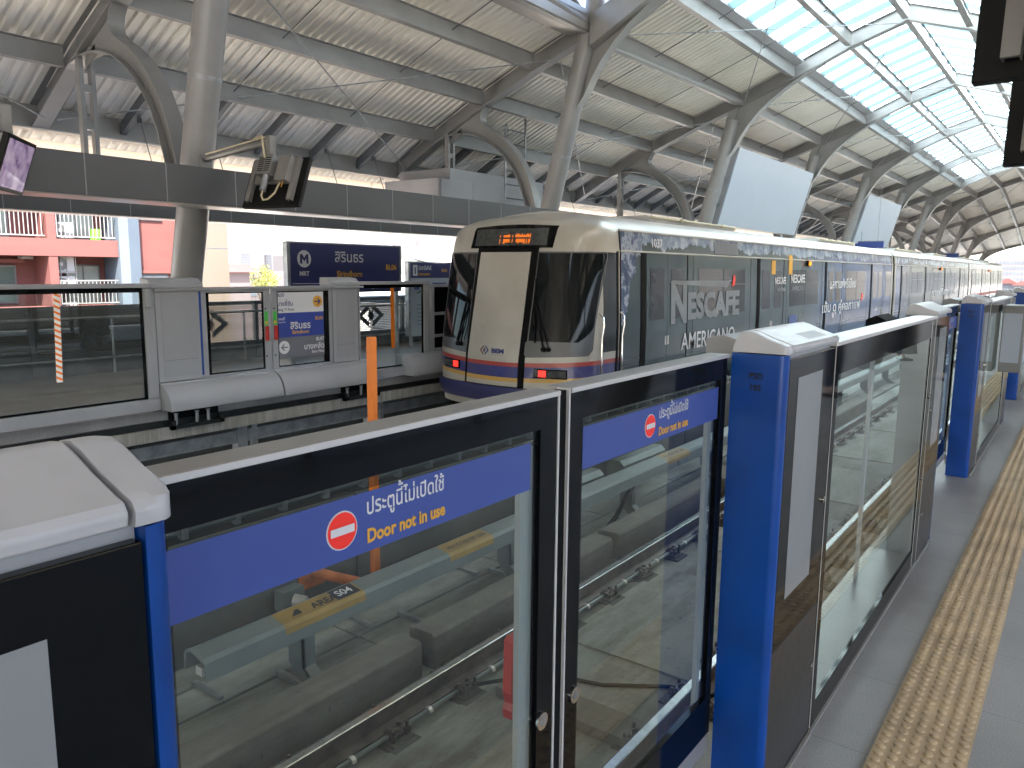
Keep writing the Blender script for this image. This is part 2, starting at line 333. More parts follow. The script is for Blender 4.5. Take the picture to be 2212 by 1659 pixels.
# ------------------------------------------------------------------ mesh builder
class MB:
    def __init__(s): s.v = []; s.f = []; s.mi = []
    def face(s, pts, m=0):
        k = len(s.v); s.v += [tuple(p) for p in pts]; s.f.append(tuple(range(k, k+len(pts)))); s.mi.append(m); return s
    def box(s, x0, x1, y0, y1, z0, z1, m=0):
        k = len(s.v)
        s.v += [(x, y, z) for z in (z0, z1) for y in (y0, y1) for x in (x0, x1)]
        for q in ((0, 2, 3, 1), (4, 5, 7, 6), (0, 1, 5, 4), (2, 6, 7, 3), (0, 4, 6, 2), (1, 3, 7, 5)):
            s.f.append(tuple(k+i for i in q)); s.mi.append(m)
        return s
    def prism(s, poly, axis, a, b, m=0):
        k = len(s.v); n = len(poly)
        P3 = {'x': lambda p, t: (t, p[0], p[1]), 'y': lambda p, t: (p[0], t, p[1]), 'z': lambda p, t: (p[0], p[1], t)}[axis]
        s.v += [P3(p, a) for p in poly] + [P3(p, b) for p in poly]
        s.f.append(tuple(range(k, k+n))); s.mi.append(m)
        s.f.append(tuple(range(k+2*n-1, k+n-1, -1))); s.mi.append(m)
        for i in range(n):
            j = (i+1) % n
            s.f.append((k+i, k+n+i, k+n+j, k+j)); s.mi.append(m)
        return s
    def tube(s, p, q, r, n=10, m=0, r2=None, cap=True):
        p = Vector(p); q = Vector(q); d = (q-p).normalized(); r2 = r if r2 is None else r2
        a = d.orthogonal().normalized(); b = d.cross(a); k = len(s.v)
        for c, rad in ((p, r), (q, r2)):
            for i in range(n):
                t = 2*math.pi*i/n; s.v.append(tuple(c + a*math.cos(t)*rad + b*math.sin(t)*rad))
        for i in range(n):
            j = (i+1) % n; s.f.append((k+i, k+j, k+n+j, k+n+i)); s.mi.append(m)
        if cap:
            s.f.append(tuple(range(k+n-1, k-1, -1))); s.mi.append(m); s.f.append(tuple(range(k+n, k+2*n))); s.mi.append(m)
        return s
    def path(s, pts, r, n=8, m=0):
        pts = [Vector(p) for p in pts]; k = len(s.v); prev = None
        for i, p in enumerate(pts):
            d = (pts[min(i+1, len(pts)-1)] - pts[max(i-1, 0)]).normalized()
            a = d.orthogonal().normalized() if prev is None else (prev - d*prev.dot(d)).normalized()
            prev = a; b = d.cross(a)
            for j in range(n):
                t = 2*math.pi*j/n; s.v.append(tuple(p + a*math.cos(t)*r + b*math.sin(t)*r))
        for i in range(len(pts)-1):
            for j in range(n):
                q = (j+1) % n; s.f.append((k+i*n+j, k+i*n+q, k+(i+1)*n+q, k+(i+1)*n+j)); s.mi.append(m)
        s.f.append(tuple(range(k+n-1, k-1, -1))); s.mi.append(m)
        e = k+(len(pts)-1)*n; s.f.append(tuple(range(e, e+n))); s.mi.append(m)
        return s
    def grid(s, rows, m=0, closed=False):
        k = len(s.v); w = len(rows[0])
        for r_ in rows: s.v += [tuple(p) for p in r_]
        for i in range(len(rows)-1):
            for j in range(w if closed else w-1):
                q = (j+1) % w; s.f.append((k+i*w+j, k+i*w+q, k+(i+1)*w+q, k+(i+1)*w+j)); s.mi.append(m)
        return s
    def add(s, o, m=None):
        k = len(s.v); s.v += o.v; s.f += [tuple(i+k for i in f) for f in o.f]; s.mi += (o.mi if m is None else [m]*len(o.f)); return s
    def xf(s, mat):
        s.v = [tuple(mat @ Vector(p)) for p in s.v]; return s
    def islands(s):
        par = list(range(len(s.v)))
        def find(a):
            while par[a] != a: par[a] = par[par[a]]; a = par[a]
            return a
        for f in s.f:
            for a in f[1:]: par[find(a)] = find(f[0])
        out = {}
        for f, m in zip(s.f, s.mi): out.setdefault(find(f[0]), []).append((f, m))
        res = []
        for g in out.values():
            q = MB()
            for f, m in g: q.face([s.v[i] for i in f], m)
            key = {}; nf = []; nv = []
            for f in q.f:
                t_ = []
                for i in f:
                    c = q.v[i]
                    if c not in key: key[c] = len(nv); nv.append(c)
                    t_.append(key[c])
                nf.append(tuple(t_))
            q.v, q.f = nv, nf; res.append(q)
        return res
    def each(s, name, mats, parent, **k):
        return [q.build(name, mats, parent, **k) for q in s.islands()]
    def bounds(s):
        return [min(p[i] for p in s.v) for i in range(3)], [max(p[i] for p in s.v) for i in range(3)]
    def build(s, name, mats, parent=None, loc=None, smooth=None, bevel=0, recalc=True):
        me = bpy.data.meshes.new(name)
        if parent is not None:
            o0 = Vector(parent['_org']) if '_org' in parent else Vector((0, 0, 0)); l = Vector((0, 0, 0))
        else:
            lo, hi = s.bounds(); o0 = Vector(loc) if loc is not None else Vector(((lo[0]+hi[0])/2, (lo[1]+hi[1])/2, lo[2])); l = o0
        me.from_pydata([(p[0]-o0.x, p[1]-o0.y, p[2]-o0.z) for p in s.v], [], s.f)
        if not isinstance(mats, (list, tuple)): mats = [mats]
        for m in mats: me.materials.append(M[m] if isinstance(m, str) else m)
        for p, i in zip(me.polygons, s.mi): p.material_index = i
        if recalc:
            b = bmesh.new(); b.from_mesh(me); bmesh.ops.recalc_face_normals(b, faces=b.faces); b.to_mesh(me); b.free()
        if smooth is not None:
            for p in me.polygons: p.use_smooth = True
            me.set_sharp_from_angle(angle=R(smooth))
        o = bpy.data.objects.new(name, me); COL.objects.link(o); o.location = l
        if parent is not None: o.parent = parent
        o['_org'] = tuple(o0)
        if bevel:
            md = o.modifiers.new('bevel', 'BEVEL'); md.width = bevel; md.segments = 2; md.limit_method = 'ANGLE'; md.angle_limit = R(40)
        return o
def tag(o, label=None, cat=None, group=None, kind=None):
    if label: o['label'] = label
    if cat: o['category'] = cat
    if group: o['group'] = group
    o['kind'] = kind or 'thing'
    return o
def thing(name, loc, label, cat, group=None):
    o = bpy.data.objects.new(name, None); COL.objects.link(o); o.location = loc; o['_org'] = tuple(loc); o.empty_display_size = .1
    return tag(o, label, cat, group)
def copy_tree(o, off, label=None, parent=None):
    c = o.copy(); COL.objects.link(c)
    if parent is None: c.location = Vector(o.location) + Vector(off)
    else: c.parent = parent
    if label: c['label'] = label
    for ch in list(o.children): copy_tree(ch, off, None, c)
    return c
ORD = ['first', 'second', 'third', 'fourth', 'fifth', 'sixth', 'seventh', 'eighth', 'ninth', 'tenth', 'eleventh', 'twelfth', 'thirteenth',
       'fourteenth', 'fifteenth', 'sixteenth', 'seventeenth', 'eighteenth', 'nineteenth', 'twentieth', 'twenty-first', 'twenty-second', 'twenty-third', 'twenty-fourth']

# ------------------------------------------------------------------ lettering
def _text_islands(body, bold, res=3):
    cu = bpy.data.curves.new('lettering', 'FONT'); cu.body = body; cu.size = 1.0; cu.offset = bold; cu.resolution_u = res; cu.fill_mode = 'FRONT'
    ob = bpy.data.objects.new('lettering', cu); COL.objects.link(ob)
    dg = bpy.context.evaluated_depsgraph_get(); dg.update()
    me = bpy.data.meshes.new_from_object(ob.evaluated_get(dg))
    vs = [tuple(v.co) for v in me.vertices]; fs = [tuple(p.vertices) for p in me.polygons]
    bpy.data.objects.remove(ob); bpy.data.curves.remove(cu); bpy.data.meshes.remove(me)
    par = list(range(len(vs)))
    def find(a):
        while par[a] != a: par[a] = par[par[a]]; a = par[a]
        return a
    for f in fs:
        for a in f[1:]: par[find(a)] = find(f[0])
    isl = {}
    for f in fs: isl.setdefault(find(f[0]), []).append(f)
    return [[[vs[i] for i in f] for f in g] for g in isl.values()]
UPV, TONE = 'ิีึืั็', '่้๊๋์'
def text_mesh(body, o, ux, uy, h=None, w=None, bold=.0, align='L', m=0, lift=.0012):
    """flat lettering in the plane (ux, uy) whose letters stand on o; h = height of the whole ink box, w = its width"""
    base = ''; marks = []
    for i, c in enumerate(body):
        if c in TONE and i and body[i-1] in UPV: marks.append((base, c))
        else: base += c
    isl = _text_islands(base, bold)
    cen = lambda g: (round(sum(p[0] for f in g for p in f)/sum(len(f) for f in g), 3), round(sum(p[1] for f in g for p in f)/sum(len(f) for f in g), 3))
    for pre, c in marks:
        have = {cen(g) for g in _text_islands(pre, bold)}
        for g in _text_islands(pre + c, bold):
            if cen(g) not in have: isl.append([[(p[0], p[1]+.26, 0) for p in f] for f in g])
    xs = [p[0] for g in isl for f in g for p in f]; ys = [p[1] for g in isl for f in g for p in f]
    x0, x1, y0, y1 = min(xs), max(xs), min(ys), max(ys)
    sy = h/(y1-y0) if h else None; sx = w/(x1-x0) if w else sy
    if sy is None: sy = sx
    o = Vector(o); ux = Vector(ux).normalized(); uy = Vector(uy).normalized(); n = ux.cross(uy)
    sh = {'L': 0, 'C': -(x1-x0)*sx/2, 'R': -(x1-x0)*sx}[align]
    mb = MB()
    for k, g in enumerate(isl):
        for f in g:
            mb.face([o + ux*((p[0]-x0)*sx + sh) + uy*((p[1]-y0)*sy) + n*(lift + .00012*(k % 5)) for p in f], m)
    return mb
def disc(o, ux, uy, r, n=28, m=0, ry=None, lift=.001):
    o = Vector(o); ux = Vector(ux).normalized(); uy = Vector(uy).normalized(); nn = ux.cross(uy)
    return MB().face([o + ux*r*math.cos(2*math.pi*i/n) + uy*(ry or r)*math.sin(2*math.pi*i/n) + nn*lift for i in range(n)], m)
def poly2(o, ux, uy, pts, m=0, lift=.001):
    o = Vector(o); ux = Vector(ux).normalized(); uy = Vector(uy).normalized(); nn = ux.cross(uy)
    return MB().face([o + ux*a + uy*b + nn*lift for a, b in pts], m)
Y_, Z_ = Vector((0, 1, 0)), Vector((0, 0, 1))

# ================================================================== SETTING
def struct(name, mb, mats, **k): return tag(mb.build(name, mats, **k), kind='structure')
YA, YB = -55.0, 110.0
struct('ground', MB().face([(-900, -400, -8), (900, -400, -8), (900, 1500, -8), (-900, 1500, -8)]), 'ground')
# near platform
struct('platform_floor', MB().box(-1.0, 5.2, YA, YB, -.30, 0), 'floor')
fl = MB(); random.seed(3)
# track bed
struct('track_bed', MB().box(-9.75, -1.0, -55, 185, -1.75, -1.25), 'slab')
tc = MB()
for x0, x1 in ((-5.18, -4.885), (-4.855, -4.545), (-4.515, -3.98)):
    y = -4.0
    while y < 60:
        tc.box(x0, x1, y, y+1.985, -1.246, -1.205); y += 2.0
struct('trough_covers', tc, 'slab', bevel=.006)
kb = MB()
y = -3.1
while y < 40:
    kb.box(-3.25, -2.12, y, y+1.9, -1.247, -1.235); y += 2.72
struct('plinth_slabs', kb, 'slab')
struct('step_strip', MB().box(-3.12, -1.1, 4.02, 4.28, -1.249, -1.16), 'conc')
# far platform
struct('far_platform_floor', MB().box(-14.2, -9.06, YA, YB, -.12, 0), 'floor')
struct('far_platform_slab', MB().box(-14.2, -9.0, YA, YB, -.36, -.205), 'edge')
em = MB(); em.box(-14.2, -9.03, YA, YB, -.203, -.122); struct('sealant_band', em, 'edge_black')
struct('under_platform_wall', MB().box(-10.9, -10.6, YA, YB, -1.25, -.362), 'conc_dark')
# tactile strip : flat tiles with raised domes
tt = MB(); y = 1.05
dome = []
for k in range(10):
    a = 2*math.pi*k/10; dome.append((math.cos(a), math.sin(a)))
while y < 18.6:
    tt.box(-.497, -.197, y, y+.297, .001, .008)
    for i in range(6):
        for j in range(6):
            cx, cy = -.497+.025+.05*i, y+.0245+.0495*j; k = len(tt.v)
            nseg = 10
            for rad, zz in ((.0178, .008), (.0160, .0132), (.0132, .0146)):
                tt.v += [(cx+c_*rad, cy+s_*rad, zz) for c_, s_ in dome]
            for q in range(2):
                for w_ in range(nseg):
                    e = (w_+1) % nseg; tt.f.append((k+q*nseg+w_, k+q*nseg+e, k+(q+1)*nseg+e, k+(q+1)*nseg+w_)); tt.mi.append(0)
            tt.f.append(tuple(range(k+2*nseg, k+3*nseg))); tt.mi.append(0)
    y += .30
struct('tactile_paving', tt, 'tactile', smooth=30, recalc=False)

# ================================================================== NEAR SCREEN DOORS
XF = -.717
CAPP = [(-.712, 1.522), (-.709, 1.537), (-.716, 1.547), (-.735, 1.553), (-.775, 1.566), (-.815, 1.583), (-.838, 1.589), (-.862, 1.586), (-.874, 1.572), (-.883, 1.545), (-.886, 1.522)]
def housing(y0, blue_first, label, sign=None, insert=True):
    """motor housing 0.56 m long from y0; blue end cover on the door side"""
    t = thing('screen_door_housing', (-.80, y0+.28, 0), label, 'door housing', 'screen door housings along the near platform')
    def yy(a): return y0+a if blue_first else y0+.56-a          # a is measured from the blue end
    def bx(mb, x0, x1, a, b, z0, z1, m=0):
        p, q = sorted((yy(a), yy(b))); return mb.box(x0, x1, p, q, z0, z1, m)
    rad = .026; prof = [(-.889, yy(.0)), ]
    for k in range(7):
        an = R(90*k/6); prof.append((XF-rad+rad*math.sin(an), yy(rad-rad*math.cos(an))))
    prof += [(XF, yy(.030)), (-.889, yy(.030))]
    MB().prism(prof, 'z', .004, 1.518).build('end_cover', 'blue', t, smooth=35)
    rows = []
    for k in range(8):
        an = R(90*k/7); lim = XF-.026+.026*math.sin(an)+.0075; av = .026-.026*math.cos(an)-.003
        rows.append([(min(q[0], lim), yy(av), 1.522+(q[1]-1.522)*(.90+.10*math.sin(an)**.6 if k else .90)) for q in CAPP])
    rows.append([(q[0], yy(.042), q[1]) for q in CAPP])
    c = MB().grid(rows, closed=True).face(rows[0]).face(rows[-1]); c.build('end_cap', 'white_cap', t, smooth=40)
    big = [(p[0]+(.001 if p[0] > -.8 else -.001), p[1]+.001) for p in CAPP]
    MB().prism(big, 'y', *sorted((yy(.048), yy(.562)))).build('cap', 'white_cap', t, smooth=30, bevel=.004)
    b = MB(); bx(b, -.887, -.735, .032, .558, .003, 1.519); b.build('body', 'offwhite', t)
    f = MB(); bx(f, -.7345, XF, .034, .558, .545, 1.505); f.build('front_glass', 'black_gloss', t, bevel=.002)
    if insert:
        g = MB(); bx(g, XF+.0006, XF+.0012, .125, .40, .70, 1.44); gi = g.build('print_area', 'grey_insert', t)
    f = MB(); bx(f, -.7345, XF-.001, .034, .558, .02, .541); f.build('lower_panel', 'black_ins', t, bevel=.002)
    e = MB(); bx(e, -.735, XF+.002, .5585, .5615, .02, 1.505); e.build('edge_trim', 'alu_edge', t)
    k = MB(); bx(k, XF, XF+.012, .08, .55, .0, .012); k.build('floor_trim', 'alu', t)
    if sign:
        MB().face([(-.722, yy(.26), 1.5499), (-.722, yy(.47), 1.5499), (-.775, yy(.47), 1.5685), (-.775, yy(.26), 1.5685)]).build('cap_label', 'offwhite', t)
    for z in (.95, .30):
        l = MB().tube((XF, yy(.515), z), (XF+.007, yy(.515), z), .013, 14).tube((XF+.007, yy(.515), z), (XF+.010, yy(.515), z), .008, 10)
        l.build('lock', 'chrome', t, smooth=40)
    if sign:
        o = Vector(((XF-.889)/2-.005, yy(0)-.0005, 1.44))
        text_mesh(sign[0], o, (1, 0, 0), Z_, h=.020, bold=.03, align='C').build('number_plate', 'sign_dark', t)
        text_mesh(sign[1], o-Vector((0, 0, .036)), (1, 0, 0), Z_, h=.020, bold=.03, align='C').build('number_plate', 'sign_dark', t)
    return t
housing(-.166, False, 'white capped door housing cut off by the bottom left corner, nearest to the viewer')
housing(2.347, True, 'blue ended door housing marked PSD 105 in the right foreground', ('PSD', '105'))
P = 5.28
names = ['white capped door housing at the far end of the first fixed glass screen', 'blue ended door housing beyond the second sliding door opening',
         'white capped door housing behind the grey wall box, fifth along the platform', 'blue ended door housing at the right edge of the picture, sixth along the platform',
         'white capped door housing seventh along the near platform', 'blue ended door housing eighth along the near platform']
housing(-.14+P, False, names[0]); housing(2.335+P, True, names[1], ('PSD', '106'))
housing(-.14+2*P, False, names[2]); housing(2.335+2*P, True, names[3])
housing(-.14+3*P, False, names[4])

XD = -.902
def leaf(y0, y1, hinge, label, sticker=None, handle=False):
    """one sliding leaf; hinge = 'a' when the meeting edge is y1, 'b' when it is y0"""
    t = thing('sliding_screen_door', ((XD-.02), (y0+y1)/2, 0), label, 'platform screen door', 'sliding screen doors along the near platform')
    MB().prism([(XD+.006, 1.501), (XD+.006, 1.510), (XD+.002, 1.513), (XD-.060, 1.513), (XD-.060, 1.501)], 'y', y0, y1).build('top_rail', 'alu', t, bevel=.002)
    MB().box(XD+.0065, XD+.0085, y0, y1, 1.503, 1.5125).build('rail_edge', 'alu_edge', t)
    s0, s1 = (.045, .062) if hinge == 'a' else (.058, .045)
    fr = MB().box(XD-.02, XD, y0, y1, 1.437, 1.500).box(XD-.02, XD, y0, y0+s0, .36, 1.437).box(XD-.02, XD, y1-s1, y1, .36, 1.437).box(XD-.02, XD, y0, y1, .22, .36)
    fr.build('black_border', 'black_gloss', t)
    if hinge == 'a': MB().box(XD-.03, XD+.003, y1-.0, y1+.006, .1, 1.512).build('edge_trim', 'alu_edge', t)
    else: MB().box(XD-.03, XD+.003, y0-.006, y0, .1, 1.512).build('edge_trim', 'alu_edge', t)
    MB().box(XD-.045, XD-.002, y0, y1, .15, .219).build('bottom_rail', 'alu', t, bevel=.003)
    a, b = y0+s0, y1-s1
    g = MB().face([(XD-.008, a, .36), (XD-.008, b, .36), (XD-.008, b, 1.437), (XD-.008, a, 1.437)]).build('glass_pane', 'glass', t)
    d = MB()
    X = XD-.0065
    for z0, z1, u0, u1 in ((1.417, 1.437, a, b), (.36, 1.417, a, a+.014), (.36, 1.417, b-.014, b)):
        d.face([(X, u0, z0), (X, u1, z0), (X, u1, z1), (X, u0, z1)])
    d.build('dotted_edge', 'frit', t)
    p = (b-.046, b-.002) if hinge == 'a' else (b-.045, b-.018)
    MB().box(XD-.032, XD-.018, p[0], p[1], .25, 1.40).build('seal_strip', 'offwhite', t)
    if handle:
        h0 = y1-.052
        q = MB().prism([(h0+.003, .735), (h0+.062, .735), (h0+.062, .935), (h0+.012, .935), (h0+.004, .925), (h0, .80), (h0+.006, .775), (h0, .76)], 'x', XD-.105, XD-.075)
        q.build('release_handle', 'red', t, bevel=.004)
        ly = y1-.045
    else: ly = y0+.045
    MB().tube((XD, ly, .765), (XD+.006, ly, .765), .020, 20).build('lock', 'chrome', t, smooth=40)
    MB().tube((XD+.006, ly, .765), (XD+.008, ly, .765), .010, 12).tube((XD+.0085, ly, .757), (XD+.0085, ly, .773), .0025, 6).build('lock_barrel', 'mount', t)
    if sticker:
        u0, u1, z0, z1, uc = sticker; X = XD+.0015
        st = MB().face([(X, u0, z0), (X, u1, z0), (X, u1, z1), (X, u0, z1)]).build('notice_sticker', 'indigo', t)
        o = Vector((X, uc, (z0+z1)/2))
        disc(o, Y_, Z_, .0315).build('symbol_edge', 'sign_white', st)
        disc(o, Y_, Z_, .0292, lift=.002).build('no_entry_symbol', 'red_sticker', st)
        poly2(o, Y_, Z_, [(-.024, -.0065), (.024, -.0065), (.024, .0065), (-.024, .0065)], lift=.003).build('symbol_bar', 'sign_white', st)
        text_mesh('ประตูนี้ไม่เปิดใช้', o+Vector((0, .052, .002)), Y_, Z_, w=.185, h=.052, bold=.012).build('lettering', 'sign_white', st)
        text_mesh('Door not in use', o+Vector((0, .052, -.036)), Y_, Z_, w=.188, h=.0245, bold=.034).build('lettering', 'sign_yellow', st)
    return t
leaf(.43, 1.372, 'a', 'left leaf of the nearest sliding glass door, with a wide Door not in use sticker', (.455, 1.272, 1.315, 1.415, .765), True)
leaf(1.420, 2.345, 'b', 'right leaf of the nearest sliding glass door, touching the blue PSD 105 housing', (1.478, 2.278, 1.315, 1.415, 1.815))
leaf(.43+P, 1.372+P, 'a', 'left leaf of the sliding glass door between the second and third housings', (.455+P, 1.272+P, 1.315, 1.415, .765+P))
leaf(1.420+P, 2.345+P, 'b', 'right leaf of the sliding glass door just before the second blue ended housing', (1.478+P, 2.278+P, 1.315, 1.415, 1.815+P))
leaf(.43+2*P, 1.372+2*P, 'a', 'left leaf of the farthest sliding glass door at the right edge', None)
leaf(1.420+2*P, 2.345+2*P, 'b', 'right leaf of the farthest sliding glass door at the right edge', None)
# black seals between the meeting leaves and against the housings
for k in range(3):
    MB().box(XD-.03, XD-.004, 1.379+P*k, 1.413+P*k, .1, 1.508).build('door_seal', 'black', None)
seals = [o for o in COL.objects if o.name.startswith('door_seal')]
for k, o in enumerate(seals): tag(o, ['black rubber seal between the two foreground door leaves', 'black rubber seal in the middle of the second sliding door', 'black rubber seal in the middle of the farthest sliding door'][k], 'seal', 'rubber seals of the sliding doors')

def fixed(y0, y1, label):
    t = thing('fixed_screen_panel', (XF, (y0+y1)/2, 0), label, 'glass screen', 'fixed glass screens along the near platform')
    MB().prism([(XF+.006, 1.508), (XF+.006, 1.524), (XF-.090, 1.530), (XF-.090, 1.508)], 'y', y0, y1).build('top_rail', 'alu_edge', t, bevel=.002)
    fr = MB().box(XF-.018, XF, y0, y1, 1.40, 1.507).box(XF-.018, XF, y0, y0+.07, .11, 1.40).box(XF-.018, XF, y1-.10, y1, .11, 1.40).box(XF-.018, XF, y0, y1, .012, .11)
    fr.build('black_border', 'black_gloss', t)
    MB().face([(XF-.006, y0+.07, .11), (XF-.006, y1-.10, .11), (XF-.006, y1-.10, 1.40), (XF-.006, y0+.07, 1.40)]).build('glass_pane', 'glass', t)
    MB().box(XF-.012, XF+.008, y0, y1, 0, .011).build('floor_trim', 'alu', t)
    MB().box(XF-.20, XF-.185, y1-.70, y1-.655, .05, 1.46).build('inner_post', 'white_cap', t)
    MB().box(XF-.26, XF-.03, y0+.05, y1-.05, .004, .06).build('bottom_rail', 'alu', t, bevel=.006)
    for z in (1.05, .55):
        MB().tube((XF, y1-.05, z), (XF+.008, y1-.05, z), .014, 12).build('lock', 'chrome', t, smooth=40)
    MB().box(XF+.0005, XF+.003, y1-.14, y1-.137, .02, 1.5).build('edge_trim', 'alu_edge', t)
    # inner black cover seen over the rail on the track side
    MB().prism([(-.93, 1.50), (-.93, 1.535), (-1.0, 1.555), (-1.06, 1.54), (-1.06, 1.44)], 'y', y0-.35, y0+.05).build('track_side_rail', 'offwhite', t, smooth=30)
    MB().prism([(-.931, 1.50), (-.985, 1.527), (-1.04, 1.50), (-1.04, 1.45), (-.931, 1.45)], 'y', y1-.30, y1+.02).build('track_side_cover', 'black', t)
    return t
fixed(2.898, 5.137, 'fixed glass screen right of the blue PSD 105 housing')
fixed(2.898+P, 5.137+P, 'fixed glass screen behind the grey wall box at the right edge')
fixed(2.898+2*P, 5.137+2*P, 'farthest fixed glass screen along the near platform')
# wall box on the screen line
t = thing('equipment_cabinet', (-.62, 9.4, 1.1), 'small grey cabinet with clear windows, in front of the farther blue door housing', 'cabinet')
MB().prism([(-.70, 9.25), (-.50, 9.25), (-.50, 9.62), (-.70, 9.62)], 'z', .78, 1.46).build('case', 'mount', t, bevel=.01)
MB().box(-.4995, -.497, 9.31, 9.56, .88, 1.38).build('window', 'board', t)
MB().box(-.69, -.53, 9.2465, 9.2495, .88, 1.38).build('window', 'board', t)
MB().box(-.497, -.490, 9.40, 9.43, 1.08, 1.14).build('latch', 'black', t)

# ================================================================== TRACK
def rail(x, y0, y1, label):
    t = thing('running_rail', (x, y0, -1.2), label, 'rail', 'running rails')
    pr = [(-.068, -1.20), (.068, -1.20), (.068, -1.188), (.012, -1.165), (.010, -1.085), (.034, -1.068), (.034, -1.042), (-.034, -1.042), (-.034, -1.068), (-.010, -1.085), (-.012, -1.165), (-.068, -1.188)]
    MB().prism([(x+a, b) for a, b in pr], 'y', y0, y1).build('web', 'rail', t, smooth=25)
    MB().prism([(x-.030, -1.0418), (x+.030, -1.0418), (x+.024, -1.038), (x-.024, -1.038)], 'y', y0, y1).build('running_head', 'rail_top', t)
    return t
rail(-3.43, -6, 120, 'left rail of the empty near track'); rail(-1.95, -6, 120, 'right rail of the empty near track, next to the platform')
rail(-7.95, -6, 120, 'far rail under the train'); rail(-6.45, -6, 120, 'near rail under the train')
def fastener(x, y):
    t = thing('rail_fastener', (x, y, -1.247), 'rusty bolted fastener clamping the left rail of the near track', 'rail fastener', 'rail fasteners on the left rail')
    MB().prism([(x-.23, y-.12), (x+.23, y-.12), (x+.23, y+.12), (x-.23, y+.12)], 'z', -1.249, -1.232).box(x-.19, x+.19, y-.095, y+.095, -1.232, -1.212).build('base_plate', 'conc_dark', t, bevel=.004)
    for s in (-1, 1):
        c = MB().prism([(x+s*.06, -1.212), (x+s*.15, -1.212), (x+s*.15, -1.185), (x+s*.10, -1.165), (x+s*.055, -1.172)], 'y', y-.055, y+.055)
        c.path([(x+s*.08, y-.05, -1.16), (x+s*.125, y-.045, -1.148), (x+s*.145, y, -1.15), (x+s*.125, y+.045, -1.148), (x+s*.08, y+.05, -1.16)], .013, 6)
        c.build('clip', 'rail', t, smooth=40)
        b = MB().tube((x+s*.155, y+.06, -1.212), (x+s*.155, y+.06, -1.12), .013, 8).tube((x+s*.155, y+.06, -1.185), (x+s*.155, y+.06, -1.16), .024, 6)
        b.build('bolt', 'rail', t, smooth=40); b = MB(); b.tube((x+s*.155, y-.06, -1.212), (x+s*.155, y-.06, -1.135), .013, 8).tube((x+s*.155, y-.06, -1.185), (x+s*.155, y-.06, -1.162), .024, 6)
        b.build('bolt', 'rail', t, smooth=40)
    return t
f0 = fastener(-3.43, 1.17)
for k in range(1, 26): copy_tree(f0, (0, .685*k, 0))
f1 = copy_tree(f0, (1.48, .2, 0), 'rusty bolted fastener clamping the right rail of the near track'); f1['group'] = 'rail fasteners on the right rail'
for k in range(1, 20): copy_tree(f1, (0, .685*k, 0))
t = thing('rail_cable', (-3.31, 1, -1.2), 'thin cable with bright clips along the left rail foot', 'cable')
MB().tube((-3.335, -2, -1.195), (-3.335, 20, -1.195), .016, 8).build('cable', 'cover', t, smooth=40)
for k in range(20):
    y = .80+.685*k; c = MB()
    c.prism([(-3.352, -1.188), (-3.352, -1.176), (-3.330, -1.172), (-3.310, -1.185), (-3.304, -1.205), (-3.314, -1.208), (-3.322, -1.188)], 'y', y, y+.03).build('clip', 'alu_edge', t)
wire = [(-3.30, 3.98, -1.20), (-3.18, 4.05, -1.16), (-3.0, 4.5, -1.235), (-2.6, 4.62, -1.238), (-2.2, 4.9, -1.238), (-1.7, 5.05, -1.238)]
tag(MB().path(wire, .014, 8).build('bond_cable', 'black', smooth=40), 'loose black cable crossing the slab between the rails', 'cable')
# concrete upstands beside the left rail
def upstand(y0, y1, label):
    pf = [(-3.985, -1.248), (-3.72, -1.248), (-3.72, -.985), (-3.745, -.96), (-3.96, -.96), (-3.985, -.985)]
    return tag(MB().prism(pf, 'y', y0, y1).build('concrete_upstand', 'conc', bevel=.008), label, 'concrete block', 'concrete upstands beside the near track')
ys = [(-3.0, 1.2), (1.2+.12, 3.90), (4.03, 6.75), (6.88, 9.6), (9.73, 12.45), (12.58, 15.3), (15.43, 18.2)]
for k, (a, b) in enumerate(ys): upstand(a, b, 'long low concrete block between rail and cable covers, %s along the near track' % ORD[k])
for k in range(4):
    tag(MB().box(-4.54, -4.0, 3.2+1.25*k, 3.245+1.25*k, -1.204, -1.165).build('bracket_channel', 'galv', bevel=.003), 'slotted steel channel across the cable covers, %s from the near end' % ORD[k], 'bracket', 'steel channels on the cable covers')
for k in range(4):
    tag(MB().box(-4.90, -4.56, 2.75+1.4*k, 2.79+1.4*k, -1.204, -1.175).build('bracket_channel', 'galv', bevel=.003), 'slotted steel channel behind the rail cover, %s from the near end' % ORD[k], 'bracket', 'steel channels on the cable covers')
# conductor rail under its cover
t = thing('conductor_rail', (-4.3, 2.5, -1.2), 'grey covered conductor rail on bent posts with yellow warning labels', 'third rail')
cp = [(-4.44, -.79), (-4.44, -.69), (-4.42, -.655), (-4.36, -.63), (-4.22, -.655), (-4.195, -.68), (-4.185, -.80), (-4.195, -.80), (-4.207, -.69), (-4.36, -.65), (-4.41, -.67), (-4.428, -.79)]
MB().prism(cp, 'y', 2.45, 9.3).prism(cp, 'y', 9.34, 16.5).prism(cp, 'y', 16.54, 60).build('cover', 'cover', t, smooth=30)
MB().box(-4.35, -4.27, 2.6, 60, -.80, -.72).build('contact_rail', 'rail', t)
MB().prism([(-4.34, 2.47), (-4.27, 2.47), (-4.27, 2.62), (-4.34, 2.62)], 'z', -.80, -.74).build('end_ramp', 'white_cap', t)
yq = 3.22
k = 0
while yq < 40:
    g = MB().prism([(-4.40, -.80), (-4.24, -.80), (-4.24, -1.06), (-4.06, -1.20), (-4.24, -1.20), (-4.40, -1.05)], 'y', yq, yq+.022)
    g.box(-4.255, -4.24, yq, yq+.11, -1.06, -.80)
    g.prism([(-4.255, -1.06), (-4.24, -1.06), (-4.06, -1.20), (-4.08, -1.20)], 'y', yq, yq+.11)
    g.build('support_post', 'cover', t); yq += 2.45
